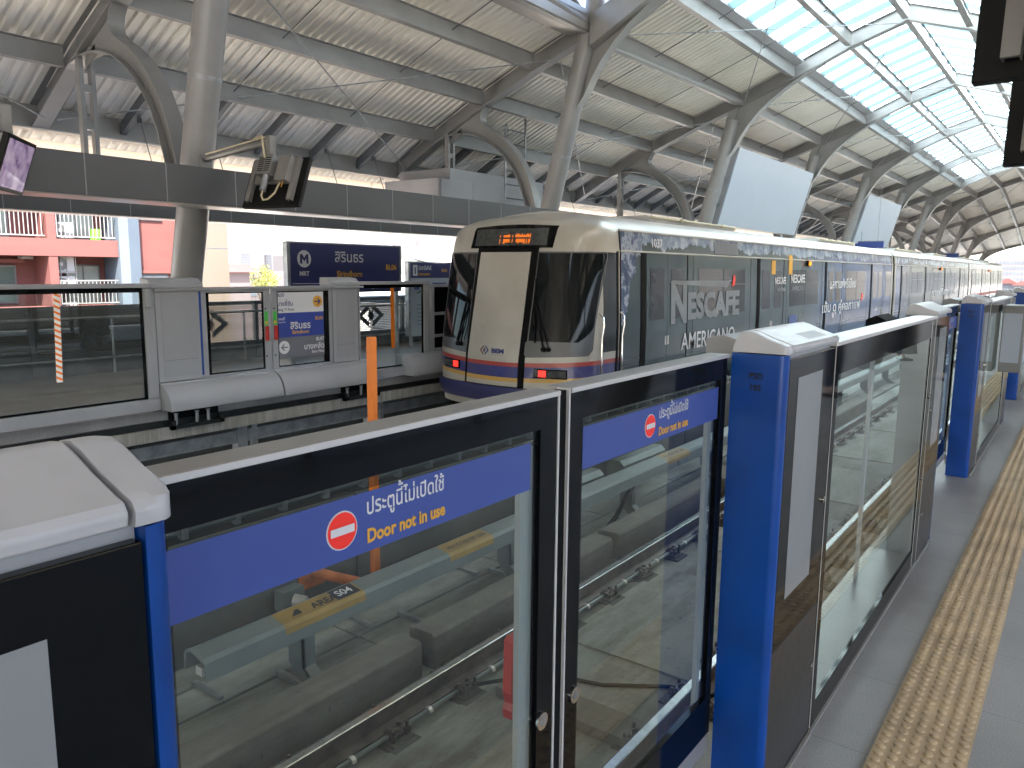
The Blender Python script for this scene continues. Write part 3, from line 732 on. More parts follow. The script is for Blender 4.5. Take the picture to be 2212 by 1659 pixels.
def lab(y0, y1, txt=None):
    pts = [(-4.217, -.6525), (-4.358, -.6275)]
    s = MB().face([(pts[0][0], y0, pts[0][1]), (pts[0][0], y1, pts[0][1]), (pts[1][0], y1, pts[1][1]), (pts[1][0], y0, pts[1][1])]).face([(-4.1855, y0, -.72), (-4.1855, y1, -.72), (-4.193, y1, -.681), (-4.193, y0, -.681)])
    s.face([(-4.193, y0, -.6795), (-4.193, y1, -.6795), (-4.2165, y1, -.653), (-4.2165, y0, -.653)])
    p = s.build('warning_label', 'yellow', t)
    d = Vector((-.141, 0, .025)).normalized()
    if txt:
        text_mesh(txt[0], Vector((-4.24, y0+.28, -.6484)), Y_, d, h=.07, bold=.03, lift=.004).build('lettering', 'sign_dark', p)
        MB().face([(-4.222, y1-.24, -.648), (-4.222, y1-.02, -.648), (-4.352, y1-.02, -.625), (-4.352, y1-.24, -.625)]).build('black_field', 'sign_dark', p)
        text_mesh(txt[1], Vector((-4.25, y1-.21, -.6445)), Y_, d, h=.075, bold=.02, lift=.005).build('lettering', 'sign_white', p)
        poly2(Vector((-4.25, y0+.10, -.6464)), Y_, d, [(0, 0), (.09, 0), (.09, .06), (.06, .06)], lift=.004).build('arrow', 'sign_dark', p)
    else:
        text_mesh('HIGH VOLTAGE KEEP CLEAR', Vector((-4.25, y0+.05, -.6464)), Y_, d, h=.05, w=(y1-y0)*.85, bold=.02, lift=.004).build('lettering', 'sign_dark', p)
lab(3.05, 3.78, ('AREA', 'S04')); lab(4.75, 5.35); lab(9.0, 9.7)
# insulator boots beside the cover
for k, (a, b) in enumerate(((6.9, 8.0), (8.5, 9.7))):
    tag(MB().prism([(-4.80, -.86), (-4.80, -.70), (-4.74, -.64), (-4.62, -.64), (-4.56, -.70), (-4.56, -.86)], 'y', a, b).build('cable_cover', 'cover', smooth=30), '%s grey hooded cover behind the conductor rail' % ('shorter near' if k == 0 else 'longer far'), 'cable cover', 'hooded covers behind the conductor rail')
cab = []
for k, (ya, yb) in enumerate(((5.2, 6.9), (5.35, 7.0), (6.2, 8.2))):
    tag(MB().path([(-4.30+.03*k, yb, -.80), (-4.28, yb-.15, -.95), (-4.22, yb-.5, -1.10), (-4.16, yb-.9, -1.17), (-4.12, ya, -1.18), (-4.10, ya-1.0, -1.185)], .028, 8).build('power_cable', 'black', smooth=40),
        'thick black cable dropping from the conductor rail, %s from the left' % ORD[k], 'cable', 'black power cables')
# middle wall with pipe on top, orange post
t = thing('track_divider_wall', (-5.28, 0, -1.25), 'dark low concrete wall between the two tracks with a pipe on top', 'wall')
wl_ = MB(); y = -5.0
while y < 100: wl_.box(-5.38, -5.2, y, y+2.38, -1.25, -.26); y += 2.4
wl_.build('wall', 'conc_dark', t, bevel=.006)
MB().tube((-5.30, -5, -.20), (-5.30, 60, -.20), .025, 8).build('pipe', 'cover', t, smooth=40)
for k in range(28):
    y = 1.6+.45*k
    MB().box(-5.335, -5.265, y, y+.05, -.26, -.165).tube((-5.30, y+.025, -.165), (-5.30, y+.025, -.14), .016, 6).build('clamp', 'galv', t)
t = thing('height_marker_post', (-4.82, 4.45, -1.2), 'tall orange square post standing between the tracks, braced to the wall', 'post')
MB().box(-4.84, -4.775, 4.42, 4.485, -1.17, 1.20).build('pole', 'orange', t, bevel=.008)
MB().prism([(-4.851, -1.17), (-4.851, -.95), (-5.0, -1.02)], 'y', 4.42, 4.48).build('foot_gusset', 'orange_old', t)
MB().tube((-5.19, 4.06, -.84), (-4.84, 4.44, -1.0), .045, 14).build('brace_pipe', 'orange_old', t, smooth=40)
MB().box(-5.199, -5.18, 3.92, 4.20, -.98, -.70).build('wall_plate', 'orange_old', t, bevel=.004)
t = thing('junction_box', (-5.12, 3.78, -.98), 'small grey junction box with round cap beside the orange post', 'junction box')
MB().box(-5.199, -5.08, 3.68, 3.90, -1.06, -.88).build('case', 'cover', t, bevel=.006)
MB().tube((-5.08, 3.79, -.97), (-4.99, 3.84, -.985), .05, 14).build('cap', 'white_cap', t, smooth=40)
# steel frame under the far platform
for k in range(8):
    y = 1.2+2.42*k
    t = thing('under_platform_frame', (-9.3, y, -1.2), 'dusty grey steel frame under the far platform edge, %s from the left' % ORD[k], 'steel frame', 'steel frames under the far platform')
    MB().box(-9.36, -9.22, y, y+.16, -1.25, -.362).build('post', 'galv', t, bevel=.004)
    MB().box(-9.34, -9.24, y+.16, y+2.42, -.62, -.47).box(-9.345, -9.225, y+.16, y+2.42, -.475, -.46).box(-9.345, -9.225, y+.16, y+2.42, -.63, -.615).build('beam', 'galv', t)
    MB().box(-9.34, -9.24, y+.16, y+2.42, -.98, -.86).build('lower_beam', 'galv', t)
    MB().box(-9.30, -9.23, y+.24, y+.33, -.80, -.40).build('bracket', 'galv', t)
    MB().tube((-9.62, y, -.72), (-9.62, y+2.42, -.74), .07, 10).build('pipe', 'conc_dark', t, smooth=40)
# anchor plates at the edge of the far platform
for k, y in enumerate((4.95, 7.72)):
    t = thing('anchor_bracket', (-9.0, y+.35, -.2), 'black bolted anchor shoe in the far platform edge, %s' % ('left one, under the grey housing' if k == 0 else 'right one, behind the orange post'), 'bracket', 'anchor shoes of the far screen doors')
    MB().box(-9.04, -8.93, y, y+.72, -.235, -.185).box(-8.98, -8.93, y+.66, y+.72, -.235, -.10).box(-8.98, -8.93, y, y+.05, -.235, -.12).build('shoe', 'edge_black', t)
    MB().box(-9.055, -9.035, y+.02, y+.70, -.19, .0).build('recess', 'black', t)
    for dy in (.08, .36, .52):
        MB().tube((-8.975, y+dy, -.19), (-8.975, y+dy, -.055), .022, 10).tube((-8.975, y+dy, -.055), (-8.975, y+dy, -.04), .030, 8).build('bolt', 'galv', t, smooth=40)

# ================================================================== FAR SCREEN DOORS (seen from the track)
XO = -9.0
def far_box(y0, y1, label):
    t = thing('screen_door_housing', (XO-.1, (y0+y1)/2, 0), label, 'door housing', 'screen door housings of the far platform')
    MB().box(XO-.20, XO, y0, y1, .36, 1.50).build('body', 'offwhite', t, bevel=.004)
    MB().box(XO+.0005, XO+.003, y0+.07, y1-.06, .42, 1.44).build('access_panel', 'offwhite_frame', t, bevel=.001)
    MB().box(XO+.003, XO+.0045, y0+.09, y1-.08, .62, .625).build('panel_seam', 'sign_grey', t)
    MB().prism([(XO-.22, 1.503), (XO+.035, 1.503), (XO+.035, 1.56), (XO-.005, 1.575), (XO-.05, 1.62), (XO-.22, 1.63)], 'y', y0-.06, y1+.02).build('cap', 'offwhite', t, bevel=.012)
    MB().box(XO-.05, XO+.03, y0-.02, y1+.10, 1.47, 1.502).build('cap_lip', 'offwhite_frame', t, bevel=.005)
    return t
def fairing(y0, y1, label, step=True):
    pf = [(XO-.18, .02), (XO+.235, .02), (XO+.24, .05), (XO+.232, .12), (XO+.20, .20), (XO+.15, .27), (XO+.09, .315), (XO+.035, .335), (XO+.03, .352), (XO-.18, .352)]
    return tag(MB().prism(pf, 'y', y0, y1).build('base_fairing', 'offwhite', smooth=35, bevel=.004), label, 'fairing', 'curved base fairings of the far screen doors')
far_box(4.86, 5.46, 'pale grey far side housing left of the first glass door, with a blue edge strip')
MB_ = MB().box(XO-.02, XO+.004, 5.43, 5.455, .40, 1.46).build('door_edge_strip', 'blue'); tag(MB_, 'thin blue strip on the right edge of the left far housing', 'trim')
far_box(7.58, 8.07, 'pale grey far side housing right of the station route sticker')
fairing(4.86, 6.49, 'curved grey base fairing under the left far door leaf'); fairing(6.515, 8.25, 'curved grey base fairing under the far door leaf with the route sticker')
fairing(9.03, 11.4, 'curved grey base fairing beside the train nose')
def far_leaf(y0, y1, b0, b1, label):
    t = thing('sliding_screen_door', (XO-.02, (y0+y1)/2, 0), label, 'platform screen door', 'sliding screen doors of the far platform')
    f = MB().box(XO-.04, XO, y0, y0+b0[0], .36, 1.47).box(XO-.04, XO, y1-b1[0], y1, .36, 1.47).box(XO-.04, XO, y0+b0[0], y1-b1[0], 1.44, 1.47).box(XO-.04, XO, y0+b0[0], y1-b1[0], .36, .385)
    f.build('frame', 'offwhite_frame', t, bevel=.003)
    MB().box(XO-.05, XO+.02, y0, y1, 1.471, 1.512).build('top_rail', 'offwhite', t, bevel=.003)
    a, b = y0+b0[0], y1-b1[0]
    k = MB().box(XO-.03, XO-.012, a, a+b0[1], .385, 1.44).box(XO-.03, XO-.012, b-b1[1], b, .385, 1.44).box(XO-.03, XO-.012, a, b, .385, .405).box(XO-.03, XO-.012, a, b, 1.425, 1.44)
    k.build('black_border', 'black_gloss', t)
    MB().face([(XO-.02, a, .40), (XO-.02, b, .40), (XO-.02, b, 1.43), (XO-.02, a, 1.43)]).build('glass_pane', 'glass_far', t)
    return t
d1 = far_leaf(5.46, 6.485, (.07, .045), (.10, .02), 'left leaf of the far glass door, clear glass')
d2 = far_leaf(6.515, 7.56, (.085, .02), (.05, .095), 'right leaf of the far glass door carrying the BL05 BL06 BL07 route sticker')
for d, y in ((d1, 6.415), (d2, 6.555)):
    MB().box(XO+.001, XO+.004, y-.028, y+.028, .98, 1.17).build('instruction_sticker', 'green', d)
    MB().box(XO+.004, XO+.0045, y-.018, y+.018, 1.0, 1.04).build('pictogram', 'sign_yellow', d)
    MB().box(XO+.001, XO+.03, y-.026, y+.026, .775, .975).build('release_handle', 'red', d, bevel=.006)
    for z in (1.21, .56): MB().tube((XO, y-.01, z), (XO+.004, y-.01, z), .011, 10).build('keyhole', 'black', d)
# route sticker
sp_ = d2
yA, yB = 6.605, 7.43
X = XO-.0145
def rect(y0, y1, z0, z1, x=X): return MB().face([(x, y0, z0), (x, y1, z0), (x, y1, z1), (x, y0, z1)])
s1 = rect(yA, yB, 1.138, 1.43).build('route_sticker', 'sign_white', d2); s1['label'] = 'white sticker panel BL05 Bang Yi Khan'
s2 = rect(yA, yB, .795, 1.137).build('route_sticker', 'navy_bright', d2); s2['label'] = 'blue sticker panel BL06 Sirindhorn'
s3 = rect(yA, yB, .50, .794).build('route_sticker', 'sign_grey', d2); s3['label'] = 'grey sticker panel BL07 Bang Phlat'
def tx(s, y, z, h, mat, par, al='L', bold=.02, w=None): return text_mesh(s, (X+.0005, y, z), Y_, Z_, h=h, w=w, bold=bold, align=al).build('lettering', mat, par)
tx('BL05', 6.61, 1.365, .045, 'blue_dark', s1); tx('บางยี่ขัน', 6.61, 1.235, .095, 'blue_dark', s1); tx('Bang Yi Khan', 6.61, 1.155, .05, 'blue_dark', s1, bold=.01)
disc((X, 7.31, 1.285), Y_, Z_, .085).build('arrow_disc', 'sign_yellow', s1)
def arrow(yc, zc, sgn, mat, par):
    q = [(-.058, -.009), (.02, -.009), (-.012, -.048), (.010, -.048), (.058, 0), (.010, .048), (-.012, .048), (.02, .009), (-.058, .009)]
    q = [(sgn*a, b) for a, b in q]
    if sgn < 0: q = q[::-1]
    poly2((X, yc, zc), Y_, Z_, q, lift=.003).build('arrow', mat, par)
arrow(7.31, 1.285, 1, 'blue_dark', s1)
tx('คุณอยู่ที่', 6.61, 1.03, .06, 'sign_white', s2, w=.12); tx('You are at', 6.61, 1.0, .022, 'sign_white', s2)
tx('BL06', 7.40, 1.02, .052, 'sign_yellow', s2, 'R'); tx('สิรินธร', 6.995, .905, .10, 'sign_white', s2, 'C'); tx('Sirindhorn', 6.995, .835, .052, 'sign_yellow', s2, 'C')
tx('BL07', 7.41, .715, .052, 'sign_white', s3, 'R'); tx('บางพลัด', 7.41, .60, .09, 'sign_white', s3, 'R'); tx('Bang Phlat', 7.41, .535, .045, 'sign_white', s3, 'R')
disc((X, 6.705, .655), Y_, Z_, .092).build('arrow_disc', 'sign_white', s3); arrow(6.705, .655, -1, 'sign_grey', s3)
def far_fixed(y0, y1, label, j0=.0, j1=.06):
    t = thing('fixed_screen_panel', (XO-.02, (y0+y1)/2, 0), label, 'glass screen', 'fixed glass screens of the far platform')
    MB().box(XO-.06, XO+.03, y0, y1, 1.515, 1.565).build('top_rail', 'offwhite', t, bevel=.004)
    MB().box(XO-.06, XO+.03, y0, y1, .03, .175).build('bottom_rail', 'offwhite', t, bevel=.006)
    f = MB()
    if j0: f.box(XO-.05, XO+.01, y0, y0+j0, .176, 1.514)
    f.box(XO-.05, XO+.01, y1-j1, y1, .176, 1.514); f.each('jamb', 'offwhite_frame', t, bevel=.004)
    a, b = y0+j0, y1-j1
    MB().box(XO-.03, XO-.015, a, b, 1.46, 1.514).box(XO-.03, XO-.015, b-.035, b, .20, 1.46).box(XO-.03, XO-.015, a, b, .176, .20).build('black_border', 'black_gloss', t)
    MB().face([(XO-.022, a, .2), (XO-.022, b, .2), (XO-.022, b, 1.46), (XO-.022, a, 1.46)]).build('glass_pane', 'glass_far', t)
    return t
ff = far_fixed(1.6, 4.845, 'wide fixed glass screen at the left edge with an orange and white striped tape', 0, .13)
MB().box(XO+.012, XO+.05, 4.72, 4.79, 1.28, 1.50).build('hinge_cover', 'offwhite', ff, bevel=.008)
MB().prism([(3.70, .49), (3.765, .49), (3.80, 1.475), (3.735, 1.475)], 'x', XO-.021, XO-.019).build('striped_tape', 'tape', ff)
fg = far_fixed(8.085, 9.66, 'fixed glass screen between the route sticker housing and the train nose', .02, .12)
MB().prism([(8.79, .49), (8.87, .49), (8.86, 1.47), (8.78, 1.47)], 'x', XO-.021, XO-.019).build('orange_tape', 'orange', fg)
t = thing('emergency_door', (XO-.02, 10.3, 0), 'grey framed screen door with three stacked openings beside the train', 'platform screen door')
fr = MB().box(XO-.05, XO, 9.68, 9.80, .36, 1.50).box(XO-.05, XO, 10.9, 11.0, .36, 1.50)
for z in (.36, .60, .98, 1.46): fr.box(XO-.05, XO, 9.80, 10.9, z, z+.05)
fr.build('frame', 'offwhite_frame', t, bevel=.004)
MB().face([(XO-.03, 9.8, .4), (XO-.03, 10.9, .4), (XO-.03, 10.9, 1.47), (XO-.03, 9.8, 1.47)]).build('glass_pane', 'black_gloss', t)
MB().box(XO+.002, XO+.04, 9.67, 9.72, 1.05, 1.42).build('hinge_cover', 'offwhite', t, bevel=.005)
t2 = far_box(11.0, 11.6, 'pale grey far side housing mostly hidden behind the train')

# ================================================================== FAR PLATFORM FURNITURE
def board(name, x, y0, y1, z0, z1, label, cat, face, posts=True, pz=0):
    t = thing(name, (x, (y0+y1)/2, 0), label, cat)
    MB().box(x-.10, x, y0, y1, z0, z1).build('panel', face, t, bevel=.004)
    fr = MB().box(x-.11, x+.012, y0-.07, y0-.002, z0, z1+.02).box(x-.11, x+.012, y1+.002, y1+.05, z0, z1+.02).box(x-.11, x+.008, y0-.07, y1+.05, z1+.002, z1+.03)
    fr.build('frame', 'galv', t, bevel=.004)
    if posts:
        for y in (y0+.05, y1-.05):
            MB().tube((x-.05, y, pz), (x-.05, y, z0), .045, 12).build('post', 'galv', t, smooth=40)
    return t
t = board('station_name_sign', -11.5, 8.74, 11.46, 1.30, 2.20, 'dark blue station name sign reading Sirindhorn BL06 on two posts', 'station sign', 'navy')
def tb(s, x, y, z, h, mat, al='L', bold=.02, w=None, par=None): return text_mesh(s, (x+.001, y, z), Y_, Z_, h=h, w=w, bold=bold, align=al).build('lettering', mat, par)
xs = -11.5
disc((xs, 9.05, 1.925), Y_, Z_, .155).build('logo_disc', 'sign_white', t)
poly2((xs, 9.05, 1.925), Y_, Z_, [(-.095, -.085), (-.095, .085), (-.045, .085), (0, .02), (.045, .085), (.095, .085), (.095, -.085), (.045, -.085), (.045, .01), (0, -.05), (-.045, .01), (-.045, -.085)], lift=.004).build('logo_letter', 'navy', t)
tb('MRT', xs, 9.05, 1.62, .085, 'sign_white', 'C', .04, par=t)
tb('สิรินธร', xs, 10.12, 1.875, .20, 'sign_white', 'C', .012, par=t)
tb('Sirindhorn', xs, 10.12, 1.60, .115, 'sign_yellow', 'C', .03, par=t)
tb('BL06', xs, 11.38, 1.735, .115, 'sign_yellow', 'R', .03, par=t)
MB().box(xs, xs+.003, 8.78, 11.42, 1.475, 1.487).build('divider_line', 'sign_white', t)
disc((xs, 8.96, 1.40), Y_, Z_, .038).build('logo_disc', 'sign_white', t)
tb('M', xs+.002, 8.96, 1.38, .04, 'navy', 'C', .03, par=t)
tb('รถไฟฟ้าสายสีน้ำเงิน', xs, 9.03, 1.395, .045, 'sign_white', 'L', .01, w=.28, par=t); tb('MRT Blue Line', xs, 9.03, 1.35, .03, 'sign_yellow', 'L', .01, w=.2, par=t)
tb('BEM', xs, 11.36, 1.375, .045, 'sign_white', 'R', .03, w=.17, par=t)
def diamond(o, r, mat, par, ux=Y_, th=.3):
    mb = MB()
    for s in (-1, 1):
        mb.add(poly2(o, ux, Z_, [(s*.15*r, .55*r), (s*.15*r+s*.0, .85*r), (s*1.0*r, 0), (s*.15*r, -.85*r), (s*.15*r, -.55*r), (s*.68*r, 0)][::(-1 if s > 0 else 1)], lift=.002))
        mb.add(poly2(o, ux, Z_, [(-s*.1*r, .35*r), (s*.3*r, 0), (-s*.1*r, -.35*r), (-s*.25*r, -.2*r), (s*.02*r, 0), (-s*.25*r, .2*r)][::(-1 if s > 0 else 1)], lift=.0025+.0005*s))
    return mb.build('logo', mat, par)
diamond((xs, 10.72, 1.395), .05, 'sign_white', t)
tb('การรถไฟฟ้าขนส่งมวลชน', xs, 10.80, 1.40, .03, 'sign_grey', 'L', 0, w=.32, par=t)
t = board('information_board', -12.2, 12.50, 13.85, .25, 1.90, 'white information board with a dark blue header and posters behind the train nose', 'information board', 'board')
xi = -12.2
hd = MB().box(xi, xi+.004, 12.50, 13.85, 1.56, 1.90).build('header', 'navy', t)
tb('ประชาสัมพันธ์', xi+.004, 12.76, 1.74, .11, 'sign_white', 'L', .02, w=.42, par=hd); tb('Information', xi+.004, 12.76, 1.62, .06, 'sign_yellow', 'L', .02, par=hd); tb('BL06', xi+.004, 13.72, 1.70, .07, 'sign_yellow', 'R', .02, par=hd)
poly2((xi+.004, 12.65, 1.73), Y_, Z_, [(-.075, -.12), (.075, -.12), (.075, .12), (-.075, .12)], lift=.002).build('icon', 'sign_white', hd)
tb('i', xi+.007, 12.65, 1.65, .15, 'navy', 'C', .04, par=hd)
MB().box(xi+.001, xi+.004, 13.22, 13.70, 1.12, 1.45).build('poster', 'navy_bright', t); MB().box(xi+.0045, xi+.006, 13.26, 13.66, 1.36, 1.40).build('poster_line', 'sign_white', t)
MB().box(xi+.001, xi+.004, 12.62, 12.78, 1.30, 1.44).build('poster', 'navy_bright', t)
MB().path([(xi+.01, 12.7, 1.22), (xi+.01, 13.1, 1.36), (xi+.01, 13.1, 1.1)], .012, 6).build('drawing', 'sign_dark', t)
for k in range(6): MB().box(xi+.001, xi+.003, 12.7, 13.3-.08*(k % 3), .95-.09*k, .965-.09*k).build('text_line', 'sign_grey', t)
# perforated fence with posts, one module each
lab_f = ['left', 'second', 'third', 'fourth', 'fifth', 'sixth', 'seventh', 'eighth', 'ninth', 'tenth']
for k in range(10):
    y = 1.0+2.02*k
    t = thing('perforated_fence_panel', (-13.1, y+1, 0), 'perforated grey fence panel with diamond logo, %s from the left behind the far platform' % ORD[k], 'fence panel', 'perforated fence panels')
    MB().box(-13.17, -13.09, y, y+.07, 0, 1.12).build('post', 'steel_dark', t)
    MB().box(-13.16, -13.10, y+.07, y+2.02, 1.06, 1.12).box(-13.16, -13.10, y+.07, y+2.02, .30, .36).build('frame', 'steel_dark', t)
    MB().box(-13.15, -13.11, y+.07, y+2.02, .0, .298).build('kick_plate', 'steel_dark', t)
    MB().face([(-13.13, y+.07, .36), (-13.13, y+2.02, .36), (-13.13, y+2.02, 1.06), (-13.13, y+.07, 1.06)]).build('perforated_sheet', 'perf', t)
    mb = MB(); oy = y+1.05
    for sg in (-1, 1):
        for (w_, h_, th, off_) in ((.36, .27, .10, .05), (.17, .13, .065, -.06)):
            q = [(oy+sg*off_, .70+h_), (oy+sg*(off_+w_), .70), (oy+sg*off_, .70-h_), (oy+sg*off_, .70-h_+th*1.25), (oy+sg*(off_+w_-th*1.5), .70), (oy+sg*off_, .70+h_-th*1.25)]
            mb.prism(q[0:2]+[q[4], q[5]], 'x', -13.127, -13.118); mb.prism([q[1], q[2], q[3], q[4]], 'x', -13.127, -13.118)
    mb.build('logo', 'steel_dark', t)
t = thing('stair_enclosure', (-13.8, 3.5, -2), 'dark grey stair enclosure behind the leftmost fence panels', 'enclosure')
MB().box(-13.9, -13.6, -2, 7.6, -2.0, 1.04).build('wall', 'mask', t)
MB().prism([(1.5, .15), (4.5, .75), (4.5, .83), (1.5, .23)], 'x', -13.599, -13.57).build('stringer', 'steel', t)
t = thing('platform_handrail', (-12.95, 8, 0), 'steel tube handrail in front of the perforated fence', 'handrail')
MB().tube((-12.93, 0, .93), (-12.93, 22, .93), .025, 10).build('top_tube', 'galv', t, smooth=40)
MB().tube((-12.93, 0, .27), (-12.93, 22, .27), .02, 10).build('lower_tube', 'galv', t, smooth=40)
for k in range(9): MB().tube((-12.98, 1.25+2.5*k, 0), (-12.98, 1.25+2.5*k, .93), .022, 10).build('post', 'galv', t, smooth=40)

# ================================================================== FASCIA BEAMS
def fascia(x, z0, z1, y0, y1, label, depth=.55, first=.36):
    t = thing('fascia_beam', (x, (y0+y1)/2, z0), label, 'beam', 'grey panelled beams above the far platform')
    mb = MB(); y = first-20.0
    while y+1.0 < y0: y += 1.0
    while y < y1:
        mb.box(x-.03, x, y+.004, y+.996, z0, z1); y += 1.0
    mb.build('cladding', 'fascia', t, bevel=.002)
    MB().box(x-depth, x-.031, y0, y1, z0+.01, z1-.004).build('core', 'alu', t)
    js = MB(); y = first-20.0
    while y < y1:
        if y > y0: js.box(x-.02, x+.0015, y-.0055, y+.0055, z0+.002, z1-.002) if y < 46 else None
        y += 1.0
    js.each('panel_joint', 'offwhite', t)
    MB().box(x-depth+.02, x-.05, y0, y1, z0-.012, z0+.009).build('light_trough', 'alu_edge', t)
    return t
fascia(-9.6, 2.59, 3.075, -8, 88, 'grey panelled fascia beam running above the far screen doors', .62, .43)
fascia(-13.7, 2.64, 3.10, -8, 88, 'rear grey panelled beam above the back fence of the far platform', .5, .05)

# ================================================================== ROOF
XC = -4.75
CY = [-11.7, -2.65, 6.40, 15.45, 24.5, 33.55, 42.6, 51.65, 60.7, 69.75, 78.8, 87.85, 96.9]
SYT = [(-99, 1), (69.75, 1), (78.8, .885), (87.85, .75), (96.9, .58), (200, .5)]
def SY(y):
    for (a, b), (c, d) in zip(SYT, SYT[1:]):
        if a <= y <= c: return b+(d-b)*(y-a)/(c-a)
    return 1
def hip(mb):
    mb.v = [(q[0], q[1], q[2]*SY(q[1])) for q in mb.v]; return mb
PROF = [(-15.5, 4.18), (-14.0, 5.0), (-12.4, 5.74), (-10.9, 6.36), (-9.4, 6.90), (-7.75, 7.52), (-6.2, 8.18), (-4.75, 8.66)]
def zr(x):
    x = x if x <= XC else 2*XC-x
    for (a, b), (c, d) in zip(PROF, PROF[1:]):
        if a <= x <= c: return b+(d-b)*(x-a)/(c-a)
    return PROF[0][1]
FULL = PROF + [(2*XC-a, b) for a, b in PROF[-2::-1]]
def off(poly, d): return [(a, b+d) for a, b in poly]
def band(path, d0, d1): return off(path, d0) + off(path, d1)[::-1]
def bandprism(mb, path, d0, d1, y0, y1, m=0):
    for p, q in zip(path, path[1:]): mb.prism([(p[0], p[1]+d0), (q[0], q[1]+d0), (q[0], q[1]+d1), (p[0], p[1]+d1)], 'y', y0, y1, m)
def strip(path, d0, d1, y0, y1):
    lo, hi = off(path, d0), off(path, d1); n = len(lo); mb = MB()
    mb.grid([[(p[0], y0, p[1]) for p in lo], [(p[0], y1, p[1]) for p in lo], [(p[0], y1, p[1]) for p in hi], [(p[0], y0, p[1]) for p in hi], [(p[0], y0, p[1]) for p in lo]])
    mb.face([(lo[0][0], y0, lo[0][1]), (lo[0][0], y1, lo[0][1]), (hi[0][0], y1, hi[0][1]), (hi[0][0], y0, hi[0][1])])
    mb.face([(lo[-1][0], y0, lo[-1][1]), (lo[-1][0], y1, lo[-1][1]), (hi[-1][0], y1, hi[-1][1]), (hi[-1][0], y0, hi[-1][1])])
    return mb
rname = ['out of view behind the camera', 'just left of the picture', 'over the red apartment block, leftmost in view', 'above the train nose', 'at the near end of the large blank board', 'at the far end of the large blank board']
STEP_Y = 15.45
for k, y in enumerate(CY):
    t = thing('roof_rafter', (XC, y, 8), 'grey steel arched roof rafter ' + (rname[k] if k < 6 else '%s along the hall' % ORD[k]), 'rafter', 'arched roof rafters')
    path = [(a, c*SY(y)) for a, c in FULL] if y >= STEP_Y-.1 else [p for p in FULL if p[0] <= -9.3]
    strip(path, 0, .025, y-.14, y+.14).build('lower_flange', 'steel', t)
    strip(path, .026, .42, y-.012, y+.012).build('web', 'steel', t)
    strip(path, .421, .44, y-.13, y+.13).build('upper_flange', 'steel', t)
    if y < STEP_Y-.1:
        right = [p for p in FULL if p[0] >= 2*XC+9.3]; strip(right, 0, .44, y-.12, y+.12).build('lower_flange', 'steel', t)
        upath = [p for p in FULL if -9.4 <= p[0] <= 2*XC+9.4]; strip(off(upath, 1.35), 0, .40, y-.12, y+.12).build('upper_arch', 'steel', t)
        MB().box(-9.5, -9.2, y-.12, y+.12, 6.6, 8.3).box(2*XC+9.2, 2*XC+9.5, y-.12, y+.12, 6.6, 8.3).build('stub_post', 'steel', t)
cname = ['far behind the camera', 'just left of the picture', 'leftmost in the picture, before the red apartment block', 'rising behind the train nose', 'third from the left, beside the large blank board', 'fourth from the left, just beyond the large blank board']
